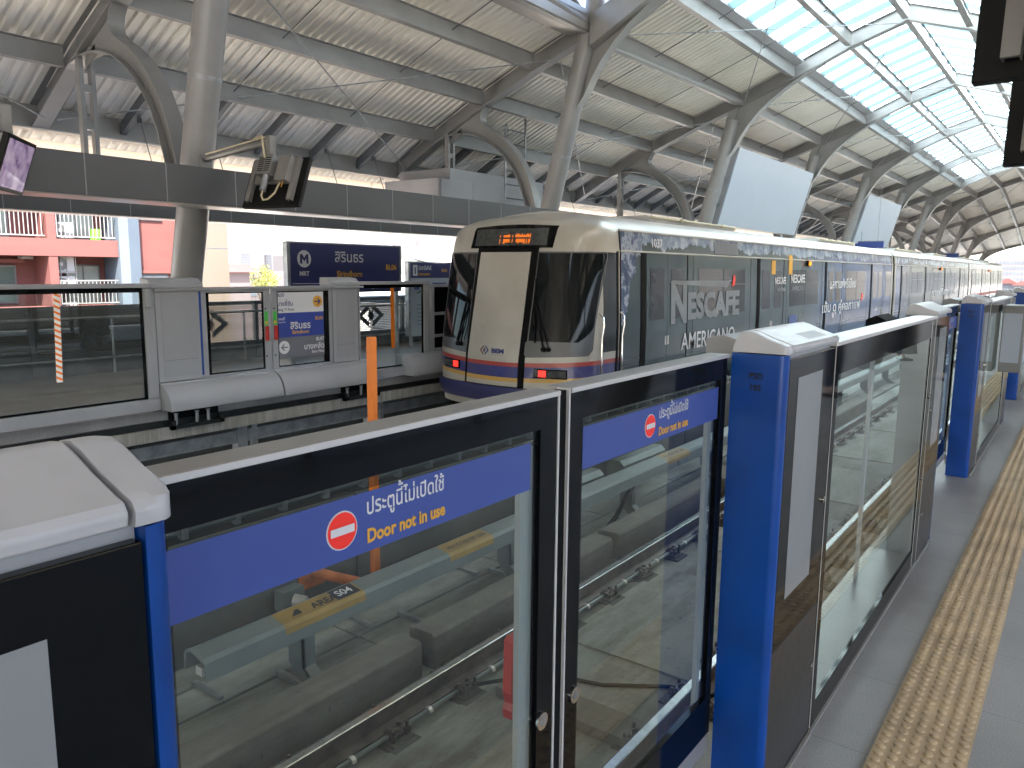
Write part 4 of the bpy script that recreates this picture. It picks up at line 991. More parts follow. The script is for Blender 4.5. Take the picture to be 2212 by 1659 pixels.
def column(k, y, mirror=False):
    f = (lambda x: 2*XC-x) if mirror else (lambda x: x)
    nm = cname[k] if k < 6 else '%s along the far platform' % ORD[k]
    if mirror: nm = 'on the near platform side, %s along' % ORD[k]
    t = thing('roof_column', (f(-11.3), y, 0), 'leaning grey tube column, ' + nm, 'column', 'leaning roof columns' + (' of the near platform' if mirror else ' of the far platform'))
    ax = lambda z: f(-10.9+.26*(z-1.6))
    ztop = 6.50 if y != 15.45 else 7.2
    MB().tube((ax(0), y, 0), (ax(ztop), y, ztop), .225, 28).build('tube', 'steel', t, smooth=40)
    MB().tube((ax(ztop-.02), y, ztop-.03), (ax(ztop+.03), y, ztop+.02), .25, 28).build('top_plate', 'steel', t, smooth=40)
    MB().tube((ax(4.35), y, 4.35), (ax(4.41), y, 4.41), .232, 24).build('collar', 'galv', t, smooth=40)
    outer = [(-12.40, 5.74), (-12.50, 5.62), (-12.54, 5.48), (-12.50, 5.34), (-12.36, 5.22), (-12.05, 5.06), (-11.78, 4.88), (-11.50, 4.62), (-11.26, 4.32), (-11.07, 3.98), (-10.94, 3.66), (-10.82, 3.26), (-10.70, 2.85)]
    inner = [(-13.85, 5.08), (-13.5, 5.16), (-13.2, 5.17), (-12.85, 5.12), (-12.5, 5.01), (-12.16, 4.82), (-11.85, 4.58), (-11.60, 4.30), (-11.40, 4.02), (-11.25, 3.72), (-11.13, 3.40), (-11.05, 3.1), (-10.98, 2.8)]
    pl = [(f(a), b) for a, b in inner + outer[::-1]]
    wb = MB(); q = len(inner)
    # web as strips between the two curves so that no concave face appears
    o2 = outer; i2 = inner
    rows = [[(f(i2[j][0]), y+s, i2[j][1]) for j in range(q)] for s in (-.02, .02)] + [[(f(o2[j][0]), y+s, o2[j][1]) for j in range(q)] for s in (.02, -.02)]
    wb.grid(rows + [rows[0]]); wb.build('bracket_web', 'steel', t)
    for nm_, cv, sg in (('bracket_flange', outer, 1), ('bracket_flange', inner, -1)):
        g = MB(); dn = []
        for j in range(len(cv)):
            a = cv[max(j-1, 0)]; b = cv[min(j+1, len(cv)-1)]; d = Vector((b[0]-a[0], b[1]-a[1])).normalized(); dn.append((-d.y*sg, d.x*sg))
        c2 = [(p[0]+n[0]*.018, p[1]+n[1]*.018) for p, n in zip(cv, dn)]
        g.grid([[(f(p[0]), y-.13, p[1]) for p in cv], [(f(p[0]), y+.13, p[1]) for p in cv], [(f(p[0]), y+.13, p[1]) for p in c2], [(f(p[0]), y-.13, p[1]) for p in c2], [(f(p[0]), y-.13, p[1]) for p in cv]])
        g.build(nm_, 'steel', t, smooth=50)
    if y >= STEP_Y-.1:
        lo = [(-9.70, 5.45), (-9.55, 5.62), (-9.36, 5.98), (-9.10, 6.36), (-8.80, 6.70), (-8.45, 7.00), (-8.05, 7.28), (-7.55, 7.58), (-6.95, 7.86)]
        hi = [(-9.82, 6.0), (-9.80, 6.35), (-9.72, 6.6), (-9.5, 6.86), (-9.1, 7.01), (-8.7, 7.16), (-8.2, 7.35), (-7.6, 7.58+.02), (-6.95, 7.87)]
        rows = [[(f(a), y+s, b) for a, b in lo] for s in (-.02, .02)] + [[(f(a), y+s, b) for a, b in hi] for s in (.02, -.02)]
        MB().grid(rows+[rows[0]]).build('haunch_web', 'steel', t)
        lo2 = [(a+.012, b-.018) for a, b in lo]
        MB().grid([[(f(a), y-.13, b) for a, b in lo], [(f(a), y+.13, b) for a, b in lo], [(f(a), y+.13, b) for a, b in lo2], [(f(a), y-.13, b) for a, b in lo2], [(f(a), y-.13, b) for a, b in lo]]).build('haunch_flange', 'steel', t, smooth=50)
        MB().prism([(f(-9.86), 6.5), (f(-9.55), 6.5), (f(-9.45), 6.9), (f(-9.75), 6.78)], 'y', y-.10, y+.10).build('head_plate', 'steel', t)
    p = MB()
    for s in (-.13, .06): p.box(f(-13.62)-.06, f(-13.62)+.06, y+s, y+s+.07, 3.08, zr(-13.62)+.02)
    for z in (3.4, 4.0, 4.6): p.box(f(-13.62)-.05, f(-13.62)+.05, y-.07, y+.07, z, z+.12)
    p.prism([(f(-13.56), 4.95), (f(-13.2), 5.15), (f(-13.2), 5.30), (f(-13.56), 5.10)], 'y', y-.02, y+.02)
    p.build('hanger_post', 'steel', t)
    if y > 70: t.scale = (1, 1, SY(y))
    return t
for k, y in enumerate(CY): column(k, y)
for k, y in enumerate(CY[1:8]): column(k+1, y, True)
# purlins per bay
PX = [-14.0, -12.4, -10.9, -9.4, -7.75, -6.2, -4.75]
pl_name = ['lowest', 'second', 'third', 'fourth', 'skylight edge', 'middle skylight', 'ridge']
for b in range(len(CY)-1):
    y0, y1 = CY[b]+.16, CY[b+1]-.16
    for j, x in enumerate(PX + [2*XC-q for q in PX[:-1]]):
        low = CY[b] < STEP_Y-.1; up_ = 1.35 if low and abs(x-XC) < 4.5 else 0
        z = zr(x)+.045+up_; right = x > XC; sgn = 1 if right else -1
        if right and b > 7: continue
        if b > 15 and j % 2: continue
        nm = '%s roof purlin of bay %s' % (pl_name[j] if not right else 'right side ' + pl_name[j-7], ORD[b])
        mb = MB().box(x-.012, x+.012, y0, y1, z, z+.30).box(x-.012-(.13 if not right else 0), x+.012+(.13 if right else 0), y0, y1, z-.02, z).box(x-.06, x+.06, y0, y1, z+.30, z+.315)
        tag(hip(mb).build('roof_purlin', 'steel'), 'grey steel ' + nm + ' of the station hall', 'purlin', 'roof purlins')
# corrugated sheets per bay
t = thing('corrugated_roof', (XC, 40, 9), 'corrugated pale metal roof sheets of the station hall', 'roof')
def corr(path, y0, y1, d=.41, pitch=.205, h=.045):
    mb = MB(); rows = []; y = y0
    while y < y1-.01:
        for dy, dz in ((0, 0), (.10, 0), (.125, h), (.18, h)):
            rows.append((y+dy, dz))
        y += pitch
    rows.append((y1, 0))
    mb.grid([[(p[0], yy, p[1]+d+dz) for p in path] for yy, dz in rows])
    return mb
LOW = [p for p in PROF if p[0] <= -9.4]
LOW[0] = (-16.5, 3.66)
for b in range(len(CY)-1):
    y0, y1 = CY[b], CY[b+1]
    pth = LOW if y0 < STEP_Y-.1 else LOW+[(-7.75, 7.52)]
    if y0 > 60: pth = LOW + PROF[5:]
    if y0 > 69: pth = [(a, c) for a, c in pth]
    hip(corr(pth, y0, y1)).build('corrugated_sheet', 'sheet', t)
    mp_ = [(2*XC-a, c) for a, c in pth][::-1]
    hip(MB().grid([[(p[0], yy, p[1]+.42) for p in mp_] for yy in (y0, y1)])).build('corrugated_sheet', 'sheet', t)
    if y0 < STEP_Y-.1:
        mid = off([p for p in PROF if p[0] >= -9.5], 1.35); mid = [(-10.3, mid[0][1]-.28)] + mid
        corr(mid, y0, y1).build('corrugated_sheet', 'sheet', t)
        mr = [(2*XC-a, c) for a, c in mid][::-1]
        MB().grid([[(p[0], yy, p[1]+.42) for p in mr] for yy in (y0, y1)]).build('corrugated_sheet', 'sheet', t)
back = [(a, c+.43) for a, c in LOW] + [(-9.3, PROF[4][1]+.40), (-9.4, PROF[4][1]+1.75)] + [(a, c+1.78) for a, c in PROF[5:]]
back = back + [(2*XC-a, c) for a, c in back[-2::-1]]
MB().grid([[(p[0], yy, p[1]) for p in back] for yy in (-55, CY[0])]).build('corrugated_sheet', 'sheet', t)
# gutter beam at the roof step before the train nose
t = thing('gutter_beam', (-9.7, 2, 6.6), 'large shiny steel gutter box running along the step in the roof, top middle', 'gutter')
MB().box(-9.95, -9.35, -12, 15.2, 6.95, 7.38).build('box', 'gutter', t, bevel=.01)
MB().box(-10.05, -9.95, -12, 15.2, 7.30, 7.36).build('lip', 'gutter', t)
for k in range(26): MB().box(-10.0, -9.951, -11.5+k*1.0, -11.4+k*1.0, 6.98, 7.34).build('stiffener', 'gutter', t)
t = thing('strut_frame', (-9.6, 15.4, 7.2), 'grey tube struts meeting at the head of the column behind the train nose', 'strut')
MB().tube((-9.45, 15.4, 7.1), (-9.2, 6.5, 7.75), .10, 16).build('strut', 'steel', t, smooth=40)
MB().tube((-9.45, 15.4, 7.1), (-9.9, 13.2, 8.9), .08, 16).build('strut', 'steel', t, smooth=40)
MB().tube((-9.45, 15.45, 6.9), (-9.1, 15.5, 9.6), .22, 20).build('column_extension', 'steel', t, smooth=40)
MB().tube((-9.30, 15.6, 6.78), (-9.30, 24.3, 6.98), .08, 14).build('strut', 'steel', t, smooth=40)
t = thing('stepped_girder', (-7.5, 15.45, 7.4), 'deep grey box girder rising right from the column behind the train nose', 'girder')
strip([(-9.3, 6.62), (-7.75, 7.42), (-6.2, 8.05), (-4.75, 8.5), (-3.3, 8.05), (-1.75, 7.42), (-.2, 6.62)], -.0, .62, 15.15, 15.75).build('box', 'steel', t)
# outriggers at the eave
n = 0
for b in range(1, 9):
    for q in range(5):
        y = CY[b]+1.51*(q+1)-.0
        if q == 5: continue
        mb = strip([(-15.45, 4.30), (-14.02, 5.08)], .0, .22, y-.055, y+.055)
        o = tag(mb.build('eave_outrigger', 'steel_dark'), 'dark short sloping beam at the left eave, %s in roof bay %s' % (ORD[q], ORD[b]), 'outrigger', 'sloping outriggers along the left eave')
t = thing('eave_beam', (-15.5, 40, 4.2), 'long brown grey edge beam along the left eave', 'beam')
MB().box(-15.62, -15.48, -12, 72, 4.215, 4.60).build('beam', 'steel', t)
MB().box(-15.68, -15.44, -12, 72, 4.185, 4.212).build('flange', 'gutter', t)
t = thing('valance', (-15.9, 40, 3), 'white outer cladding strip below the left eave', 'cladding')
vm = MB(); y = -12
while y < 72: vm.box(-16.3, -16.26, y, y+3.0, 2.80, 4.12); y += 3.02
vm.build('sheet', 'valance', t)
for b in range(len(CY)-1):
    for q in range(5):
        y = CY[b]+1.51*(q+1)+.05
        if 2 < y < 40:
            tag(MB().tube((-14.9, y, 4.55), (-14.3, y, 3.1), .009, 6).tube((-14.92, y-.02, 4.52), (-14.92, y+.02, 4.52), .06, 10).build('hanger_rod', 'steel_dark'), 'thin rod hanging from the left eave, %s in roof bay %s' % (ORD[q], ORD[b]), 'rod', 'thin hanger rods under the eave')
# skylight
t = None
for b in range(3, 8):
    y0, y1 = CY[b], CY[b+1]
    for side in (0, 1):
        f = (lambda x: x) if side == 0 else (lambda x: 2*XC-x)
        t = thing('skylight', (f(-6.2), y0+4.5, 8.5), 'pale cyan glazed skylight on the %s slope, bay %s behind the step in the roof' % ('left' if side == 0 else 'right', ORD[b-3]), 'skylight', 'skylight bays')
        ps = [(f(a), c+.44) for a, c in PROF[5:]]
        MB().grid([[(p[0], yy, p[1]) for p in ps] for yy in (y0, y1)]).build('glazing', 'skyglass', t)
        for q in range(7):
            ya = y0+.45+q*1.24
            strip([(f(a), c+.40) for a, c in PROF[5:]], -.05, 0, ya, ya+.40).build('bar', 'skybar', t)
        strip([(f(-7.70), PROF[5][1]+.34), (f(-7.50), PROF[5][1]+.43)], 0, .06, y0+.15, y1-.15).build('sill', 'offwhite', t)
# bracing rods and sag rods
def rod(p, q, label, r=.014, grp='crossed bracing rods'):
    mb = MB().tube(p, q, r, 6); a = Vector(p); b = Vector(q); m = a+(b-a)*.32; d = (b-a).normalized()
    mb.tube(m-d*.12, m+d*.12, r*2.1, 6)
    return tag(hip(mb).build('bracing_rod', 'galv'), label, 'bracing rod', grp)
for b in range(1, 12):
    y0, y1 = CY[b]+.1, CY[b+1]-.1
    rod((-15.0, y0, 4.32), (-10.3, y1, 6.52), 'thin steel bracing rod rising away across roof bay %s, left slope' % ORD[b])
    rod((-10.3, y0, 6.52), (-15.0, y1, 4.32), 'thin steel bracing rod falling away across roof bay %s, left slope' % ORD[b])
    if CY[b] >= STEP_Y-.1:
        rod((-9.3, y0, 6.9), (-4.9, y1, 8.6), 'thin steel bracing rod under the skylight rising away, bay %s' % ORD[b])
        rod((-4.9, y0, 8.6), (-9.3, y1, 6.9), 'thin steel bracing rod under the skylight falling away, bay %s' % ORD[b])
for b in range(2, 7):
    for j in range(len(PX)-1):
        if CY[b] < STEP_Y-.1 and PX[j] > -10: continue
        for q in (1, 2):
            y = CY[b]+9.05*q/3; xa, xb = PX[j], PX[j+1]
            tag(MB().tube((xa, y, zr(xa)+.20), (xb, y, zr(xb)+.20), .011, 5).build('sag_rod', 'steel_dark'), 'fine dark rod uphill of the %s purlin, %s rod of roof bay %s' % (pl_name[j], ORD[q-1], ORD[b]), 'sag rod', 'sag rods between purlins')
# blank boards hung between columns
def bboard(y0, y1, label):
    t = thing('blank_board', (-10.1, (y0+y1)/2, 3.3), label, 'blank board', 'blank boards hung between columns')
    ax = lambda z: -10.9+.26*(z-1.6)
    za, zb = 3.30, 5.74
    MB().prism([(ax(za)+.24, za), (ax(za)+.30, za), (ax(zb)+.30, zb), (ax(zb)+.24, zb)], 'y', y0, y1).build('panel', 'board', t, bevel=.006)
    MB().prism([(ax(za)-.02, za), (ax(za)+.238, za), (ax(zb)+.238, zb), (ax(zb)-.02, zb)], 'y', y0+.02, y1-.02).build('case', 'offwhite', t)
    for yc in (y0-.32, y1+.32):
        for z in (3.9, 4.75):
            MB().tube((ax(z), yc, z), (ax(z+.13), yc, z+.13), .245, 20).build('clamp', 'steel_dark', t, smooth=40)
            MB().box(ax(z)-.02, ax(z)+.16, min(yc, (y0+y1)/2+(.0 if yc < y0 else (y1-y0)/2-.1)), max(yc, y0+.1 if yc < y0 else yc), z, z+.1).build('bracket', 'steel_dark', t)
    return t
bboard(CY[4]+.42, CY[5]-.42, 'larger nearer blank pale board hung between two leaning columns')
bboard(CY[6]+.42, CY[7]-.42, 'smaller farther blank pale board hung between two leaning columns')
for (y, x0, x1, z0, lb) in ((44.0, -10.3, -8.9, 3.07, 'slim purple blue sign hung over the far platform, nearer one above the train roof'), (68.0, -9.6, -8.4, 2.98, 'slim purple blue sign hung over the far platform, farther one above the train roof')):
    t = thing('hanging_sign', ((x0+x1)/2, y, z0), lb, 'hanging sign', 'signs hung over the far platform')
    MB().box(x0, x1, y, y+.12, z0, z0+.32).build('panel', 'indigo', t, bevel=.01)
    MB().box(x0-.03, x1+.03, y-.01, y+.13, z0+.322, z0+.36).build('frame', 'galv', t)
    for x in (x0+.3, x1-.3): MB().tube((x, y+.06, z0+.36), (x, y+.06, zr(x)*SY(y)), .015, 6).build('hanger', 'galv', t)
# plant room box and ladder behind the second column
t = thing('equipment_enclosure', (-14.2, 16.6, 3.1), 'pale grey panelled enclosure on top of the beam behind the train nose', 'enclosure')
eb = MB()
for k in range(4): eb.box(-13.3, -13.26, 14.72+1.24*k, 14.72+1.24*k+1.232, 3.05, 4.02)
for k in range(2): eb.box(-15.2+.95*k, -14.252+.95*k, 14.66, 14.70, 3.05, 4.02)
eb.box(-15.2, -13.30, 14.70, 19.6, 3.05, 4.0); eb.build('panels', 'offwhite', t, bevel=.003)
MB().box(-15.2, -13.4, 15.2, 19.4, 4.03, 4.32).build('upper_casing', 'offwhite', t, bevel=.004)
t = thing('service_ladder', (-13.2, 17.6, 4.0), 'galvanised service ladder rising above the enclosure behind the column', 'ladder')
MB().path([(-13.0, 17.0, 3.6), (-13.0, 17.0, 5.55), (-13.0, 17.04, 5.62), (-13.1, 17.2, 5.62)], .03, 8).path([(-13.0, 17.9, 3.6), (-13.0, 17.9, 5.85), (-13.0, 17.94, 5.92), (-13.1, 18.1, 5.92)], .03, 8).build('stile', 'galv', t, smooth=40)
rg = MB()
for k in range(6): rg.tube((-13.0, 17.0, 3.7+.36*k), (-13.0, 17.9, 3.7+.36*k), .02, 8)
rg.build('rung', 'steel_dark', t, smooth=40)

# ================================================================== MONITORS
def monitor(C, yaw, tilt, w, h, label, col_pt=None, facing_us=False):
    """trackside monitor; yaw clockwise from +y is where the screen faces, tilt downwards"""
    t = thing('trackside_monitor', C, label, 'monitor', 'trackside monitors on arms')
    n = Vector((math.sin(yaw), math.cos(yaw), 0)); u = Vector((math.cos(yaw), -math.sin(yaw), 0)); v = Vector((0, 0, 1))
    n2 = n*math.cos(tilt)-v*math.sin(tilt); v2 = v*math.cos(tilt)+n*math.sin(tilt)
    mat = Matrix(((u.x, n2.x, v2.x, C[0]), (u.y, n2.y, v2.y, C[1]), (u.z, n2.z, v2.z, C[2]), (0, 0, 0, 1)))
    def put(mb, name, m, par=t, **k): return mb.xf(mat).build(name, m, par, **k)
    a, b = w/2, h/2
    put(MB().box(-a, a, -.03, .03, -b, b), 'housing', 'screen_off', bevel=.006)
    put(MB().box(-a+.04, a-.04, .0305, .0325, -b+.04, b-.04), 'screen', 'screen_img' if facing_us else 'wind')
    put(MB().box(-a*.78, a*.76, -.075, -.032, -b*.10, b*.72), 'back_plate', 'mount', bevel=.004)
    for sg in (-.74, .72):
        s = MB(); s.prism([(sg*a-.03, -b*.82), (sg*a+.03, -b*.82), (sg*a+.03, b*.92), (sg*a-.03, b*.92)], 'y', -.10, -.077)
        s.box(sg*a-.035, sg*a-.028, -.10, -.035, -b*.82, b*.92).box(sg*a+.028, sg*a+.035, -.10, -.035, -b*.82, b*.92)
        put(s, 'mounting_rail', 'mount')
    g = MB().box(-.17, .06, -.24, -.078, .02, .30)
    put(g, 'pivot_box', 'mount', bevel=.006)
    q = MB()
    for i in range(7): q.box(-.155, -.06, -.2425, -.2405, .06+.03*i, .072+.03*i).box(-.045, .045, -.2425, -.2405, .06+.03*i, .072+.03*i)
    put(q, 'vent_slots', 'black')
    put(MB().box(.13, .33, -.20, -.078, -.06, .29), 'control_box', 'mount', bevel=.006)
    put(MB().tube((-.02, -.19, .02), (-.02, -.19, -.20), .045, 16), 'gland', 'galv', smooth=40)
    put(MB().path([(-.02, -.19, -.20), (-.02, -.19, -.27), (.03, -.19, -.33), (.10, -.18, -.32), (.17, -.16, -.22), (.19, -.14, -.06)], .013, 8), 'cable', 'conduit', smooth=40)
    put(MB().box(.245, .255, -.16, -.15, -.14, -.06), 'yellow_tag', 'sign_yellow')
    if col_pt:
        p = mat @ Vector((-.05, -.16, .30)); p2 = Vector((p.x, p.y, p.z+.20))
        MB().box(p.x-.05, p.x+.05, p.y-.05, p.y+.05, p.z-.02, p.z+.27).build('arm_head', 'mount', t, bevel=.004)
        d = Vector(col_pt)-p2
        MB().tube(p2, col_pt, .045, 8).build('arm', 'mount', t)
        MB().tube((p2.x-.05, p2.y-.06, p2.z+.05), (col_pt[0]+.1, col_pt[1]-.06, col_pt[2]+.05), .012, 8).path([(p2.x-.25, p2.y-.06, p2.z+.05), (p2.x-.05, p2.y-.10, p2.z+.06), (p.x, p.y-.1, p.z-.02)], .014, 8).build('conduit', 'conduit', t, smooth=40)
        MB().box(col_pt[0]-.25, col_pt[0]+.02, col_pt[1]-.09, col_pt[1]+.09, col_pt[2]-.12, col_pt[2]+.14).build('column_bracket', 'mount', t, bevel=.004)
    return t
def screen_img():
    tt = NT('camera_feed_screen'); n = tt.noise(5.5, 5); n2 = tt.noise(2.2, 3)
    c = tt.ramp(n, [(.35, (.10, .05, .14, 1)), (.5, (.30, .22, .34, 1)), (.7, (.45, .36, .44, 1))])
    tt.link(c, tt.b.inputs['Base Color']); tt.link(c, tt.b.inputs['Emission Color']); tt.b.inputs['Emission Strength'].default_value = .07
    tt.b.inputs['Roughness'].default_value = .06; return tt.m
M['screen_img'] = screen_img()
monitor((-8.80, 6.52, 2.87), R(-10.5), R(21.7), .98, .69, 'dark trackside monitor seen from behind on an arm beside the leftmost column', (-10.25, 6.40, 3.28))
monitor((-9.05, 3.46, 2.79), R(38), R(18.4), .81, .57, 'trackside monitor cut off at the left edge, showing its lit screen', (-10.4, 3.0, 3.25), True)
def hang_monitor(C, yaw, w, h, label):
    t = monitor(C, yaw, R(6), w, h, label)
    MB().tube((C[0], C[1]+.0, C[2]+h*.3), (C[0], C[1]+.0, 6.9), .04, 10).build('hanger', 'mount', t)
    t['group'] = 'monitors hung over the near platform edge'
    return t
hang_monitor((.06, 3.9, 2.92), R(4), 1.10, .72, 'dark monitor hung over the platform, nearer and larger, top right corner')
hang_monitor((-.04, 6.6, 2.98), R(4), 1.10, .92, 'dark monitor hung over the platform, farther and lower one at the right edge')

# ================================================================== TRAIN
CX, HW0 = -7.08, 1.44
HP = [(-.30, 1.36), (.0, 1.42), (.35, 1.44), (.95, 1.44), (2.05, 1.40), (2.36, 1.36), (2.48, 1.26), (2.57, 1.05), (2.63, .72), (2.67, .36), (2.685, .0)]
def hw(z):
    for (a, b), (c, d) in zip(HP, HP[1:]):
        if a <= z <= c: return b+(d-b)*(z-a)/(c-a)
    return HP[0][1] if z < 0 else 0.0
YN = [(-.30, 8.98), (.5, 9.0), (2.03, 9.22), (2.36, 9.30), (2.46, 9.40), (2.54, 9.60), (2.60, 9.86), (2.65, 10.2), (2.685, 10.6)]
def yn(z):
    for (a, b), (c, d) in zip(YN, YN[1:]):
        if a <= z <= c: return b+(d-b)*(z-a)/(c-a)
    return YN[0][1] if z < 0 else YN[-1][1]
def FY(x, z):
    h = max(hw(z), .001); s = max(-1, min(1, (x-CX)/h)); a = abs(s)
    y = yn(z) + .28*s*s + .36*(1-math.sqrt(max(0, 1-a**9)))
    return y
def FN(x, z):
    e = .01; dx = (FY(x+e, z)-FY(x-e, z))/(2*e); dz = (FY(x, z+e)-FY(x, z-e))/(2*e)
    return Vector((dx, -1, dz)).normalized()
def fp(x, z, o): 
    return Vector((x, FY(x, z), z)) + FN(x, z)*o
def patch(x0, x1, z0, z1, o, nx=10, nz=8, xl=None, xr=None, zb=None, zt=None):
    """patch of the cab front raised by o, with a rim back to the surface"""
    f0 = xl or (lambda z: x0); f1 = xr or (lambda z: x1); g0 = zb or (lambda u: z0); g1 = zt or (lambda u: z1)
    top, bot = [], []
    for j in range(nz+1):
        r1, r2 = [], []
        for i in range(nx+1):
            u = i/nx; z = g0(u)+(g1(u)-g0(u))*j/nz; x = f0(z)+(f1(z)-f0(z))*u
            r1.append(fp(x, z, o)); r2.append(fp(x, z, -.012))
        top.append(r1); bot.append(r2)
    mb = MB().grid(top)
    rim = lambda g: [p for p in g[0]] + [r[-1] for r in g[1:]] + [p for p in g[-1][::-1][1:]] + [r[0] for r in g[::-1][1:]]
    a, b = rim(top), rim(bot); mb.grid([a, b]); return mb
t1 = thing('metro_car', (CX, 10.25, 0), 'leading metro car with cream cab front and dark coffee livery on its side', 'metro train', 'cars of the metro train')
# cab shell
zs = [-.30, -.1, .1, .3, .5, .8, 1.2, 1.6, 1.9, 2.05, 2.2, 2.36, 2.42, 2.48, 2.53, 2.57, 2.61, 2.64, 2.665, 2.68, 2.684]
ss = [-1, -.995, -.985, -.97, -.95, -.92, -.88, -.83, -.76, -.66, -.5, -.3, -.1, .1, .3, .5, .66, .76, .83, .88, .92, .95, .97, .985, .995, 1]
rows = []
for z in zs:
    h = max(hw(z), .02); ye = 10.25 if z < 2.365 else 10.72; r_ = [(CX-h, ye, z)]
    for s in ss: r_.append((CX+s*h, FY(CX+s*h, z), z))
    r_.append((CX+h, ye, z)); rows.append(r_)
MB().grid(rows).build('cab_shell', 'cab', t1, smooth=50)
# front features
ctop, cbot = (-7.505, -6.555), (-7.60, -6.62)
def edge(a, b, d=0): return lambda z: b+(a-b)*(z-.03)/2.0+d
patch(0, 0, .045, 2.055, .016, 10, 14, edge(-7.55, -7.645), edge(-6.505, -6.575)).build('door_seal', 'black', t1, smooth=40)
patch(0, 0, .055, 2.02, .030, 10, 14, edge(-7.49, -7.60), edge(-6.575, -6.635)).build('cab_door', 'cab', t1, smooth=40)
patch(0, 0, .045, 2.09, .010, 8, 14, edge(-7.58, -7.66), edge(-6.47, -6.545)).build('door_surround', 'black', t1, smooth=40)
rr_ = CX+1.405
def wr(z): return rr_ - (max(0, .98-z)/.24)**2*.13 if z < .98 else rr_+.0*z
patch(0, 0, .50, 2.03, .006, 34, 18, edge(-6.47, -6.54), lambda z: rr_+.01-(max(0, .62-z)/.12)**2*.08, zb=lambda u: .50+.05*u).build('windscreen_mask', 'mask', t1, smooth=40)
w1 = patch(0, 0, .74, 2.01, .012, 34, 18, edge(-6.45, -6.515), wr, zb=lambda u: .745+.0*u).build('windscreen', 'wind', t1, smooth=40)
ll_ = CX-1.39
patch(0, 0, .50, 2.03, .006, 34, 18, lambda z: ll_-.01, edge(-7.58, -7.66), zb=lambda u: .55-.05*u).build('windscreen_mask', 'mask', t1, smooth=40)
patch(0, 0, .70, 2.01, .012, 34, 18, lambda z: ll_+(max(0, .95-z)/.2)**2*.12, edge(-7.60, -7.68)).build('windscreen', 'wind', t1, smooth=40)
ds = patch(-7.73, -6.245, 2.085, 2.41, .010, 14, 6, xl=lambda z: -7.76+(z-2.085)*.14, xr=lambda z: -6.265+(z-2.085)*.10, zt=lambda u: 2.395+.03*math.sin(u*math.pi)).build('destination_display', 'black_gloss', t1, smooth=40)
patch(-7.66, -6.36, 2.12, 2.36, .016, 14, 4).build('display_glass', 'lens', ds)
yL = lambda x, z: fp(x, z, .022)
def dots(x0, x1, z0, z1, keep):
    mb = MB(); x = x0
    while x < x1:
        z = z0
        while z < z1-.001:
            if keep(x, z):
                a = yL(x, z); b = yL(x+.0125, z); c = yL(x+.0125, z+.012); d = yL(x, z+.012); mb.face([a, b, c, d])
            z += .0175
        x += .0175
    return mb
random.seed(11)
wd1 = [(-7.17, -7.155), (-7.10, -6.98), (-6.945, -6.92), (-6.885, -6.63)]; wd2 = [(-7.17, -7.15), (-7.10, -6.98), (-6.945, -6.925), (-6.87, -6.72), (-6.70, -6.685), (-6.655, -6.63)]
def keep1(x, z): return any(a <= x <= b for a, b in wd1) and (z > 2.252 or random.random() < .12)
dots(-7.18, -6.62, 2.238, 2.29, lambda x, z: any(a <= x <= b for a, b in wd1) and (z < 2.27 or random.random() < .35)).build('led_text', 'led', ds)
dots(-7.18, -6.62, 2.145, 2.20, lambda x, z: any(a <= x <= b for a, b in wd2) and (z > 2.16 or random.random() < .4)).build('led_text', 'led', ds)
def lamp(x0, x1, z0, z1, red0, red1):
    h = patch(x0, x1, z0, z1, .012, 8, 4).build('headlight', 'black_gloss', t1, smooth=40)
    patch(x0+.02, x1-.02, z0+.018, z1-.018, .018, 8, 4).build('lens', 'lens', h, smooth=40)
    patch(red0, red1, z0+.022, z1-.022, .026, 4, 4).build('tail_lamp', 'tail', h, smooth=40)
    return h
lamp(-6.38, -5.90, .215, .35, -6.30, -6.19); lamp(-8.22, -7.79, .235, .37, -7.93, -7.82)
patch(-7.355, -6.835, .455, .655, .034, 6, 4).build('operator_sticker', 'cream', t1)
def fdraw(pts, o, mat, name, par=t1):
    mb = MB(); mb.face([fp(x, z, o) for x, z in pts]); return mb.build(name, mat, par)
def fdia(xc, zc, r, sg, mat): 
    for q in ([(sg*.15*r, .55*r), (sg*.15*r, .85*r), (sg*r, 0), (sg*.68*r, 0)], [(sg*.68*r, 0), (sg*r, 0), (sg*.15*r, -.85*r), (sg*.15*r, -.55*r)], [(-sg*.1*r, .35*r), (sg*.3*r, 0), (sg*.02*r, 0), (-sg*.25*r, .2*r)], [(sg*.02*r, 0), (sg*.3*r, 0), (-sg*.1*r, -.35*r), (-sg*.25*r, -.2*r)]):
        fdraw([(xc+a, zc+b) for a, b in q], .0355+.0004*(sg > 0), mat, 'logo')
fdia(-7.235, .565, .088, -1, 'far_red'); fdia(-7.235, .565, .088, 1, 'blue_dark')
b0 = fp(-7.09, .53, .036); text_mesh('BEM', b0, (1, .02, 0), Z_, h=.07, w=.225, bold=.05, lift=.002).build('lettering', 'blue_dark', t1)
MB().face([fp(-7.09, .505, .0365), fp(-6.87, .505, .0365), fp(-6.87, .510, .0365), fp(-7.09, .510, .0365)]).build('fine_line', 'sign_grey', t1)
patch(-6.54, -6.27, .53, .725, .012, 4, 4).build('service_hatch', 'mask', t1)
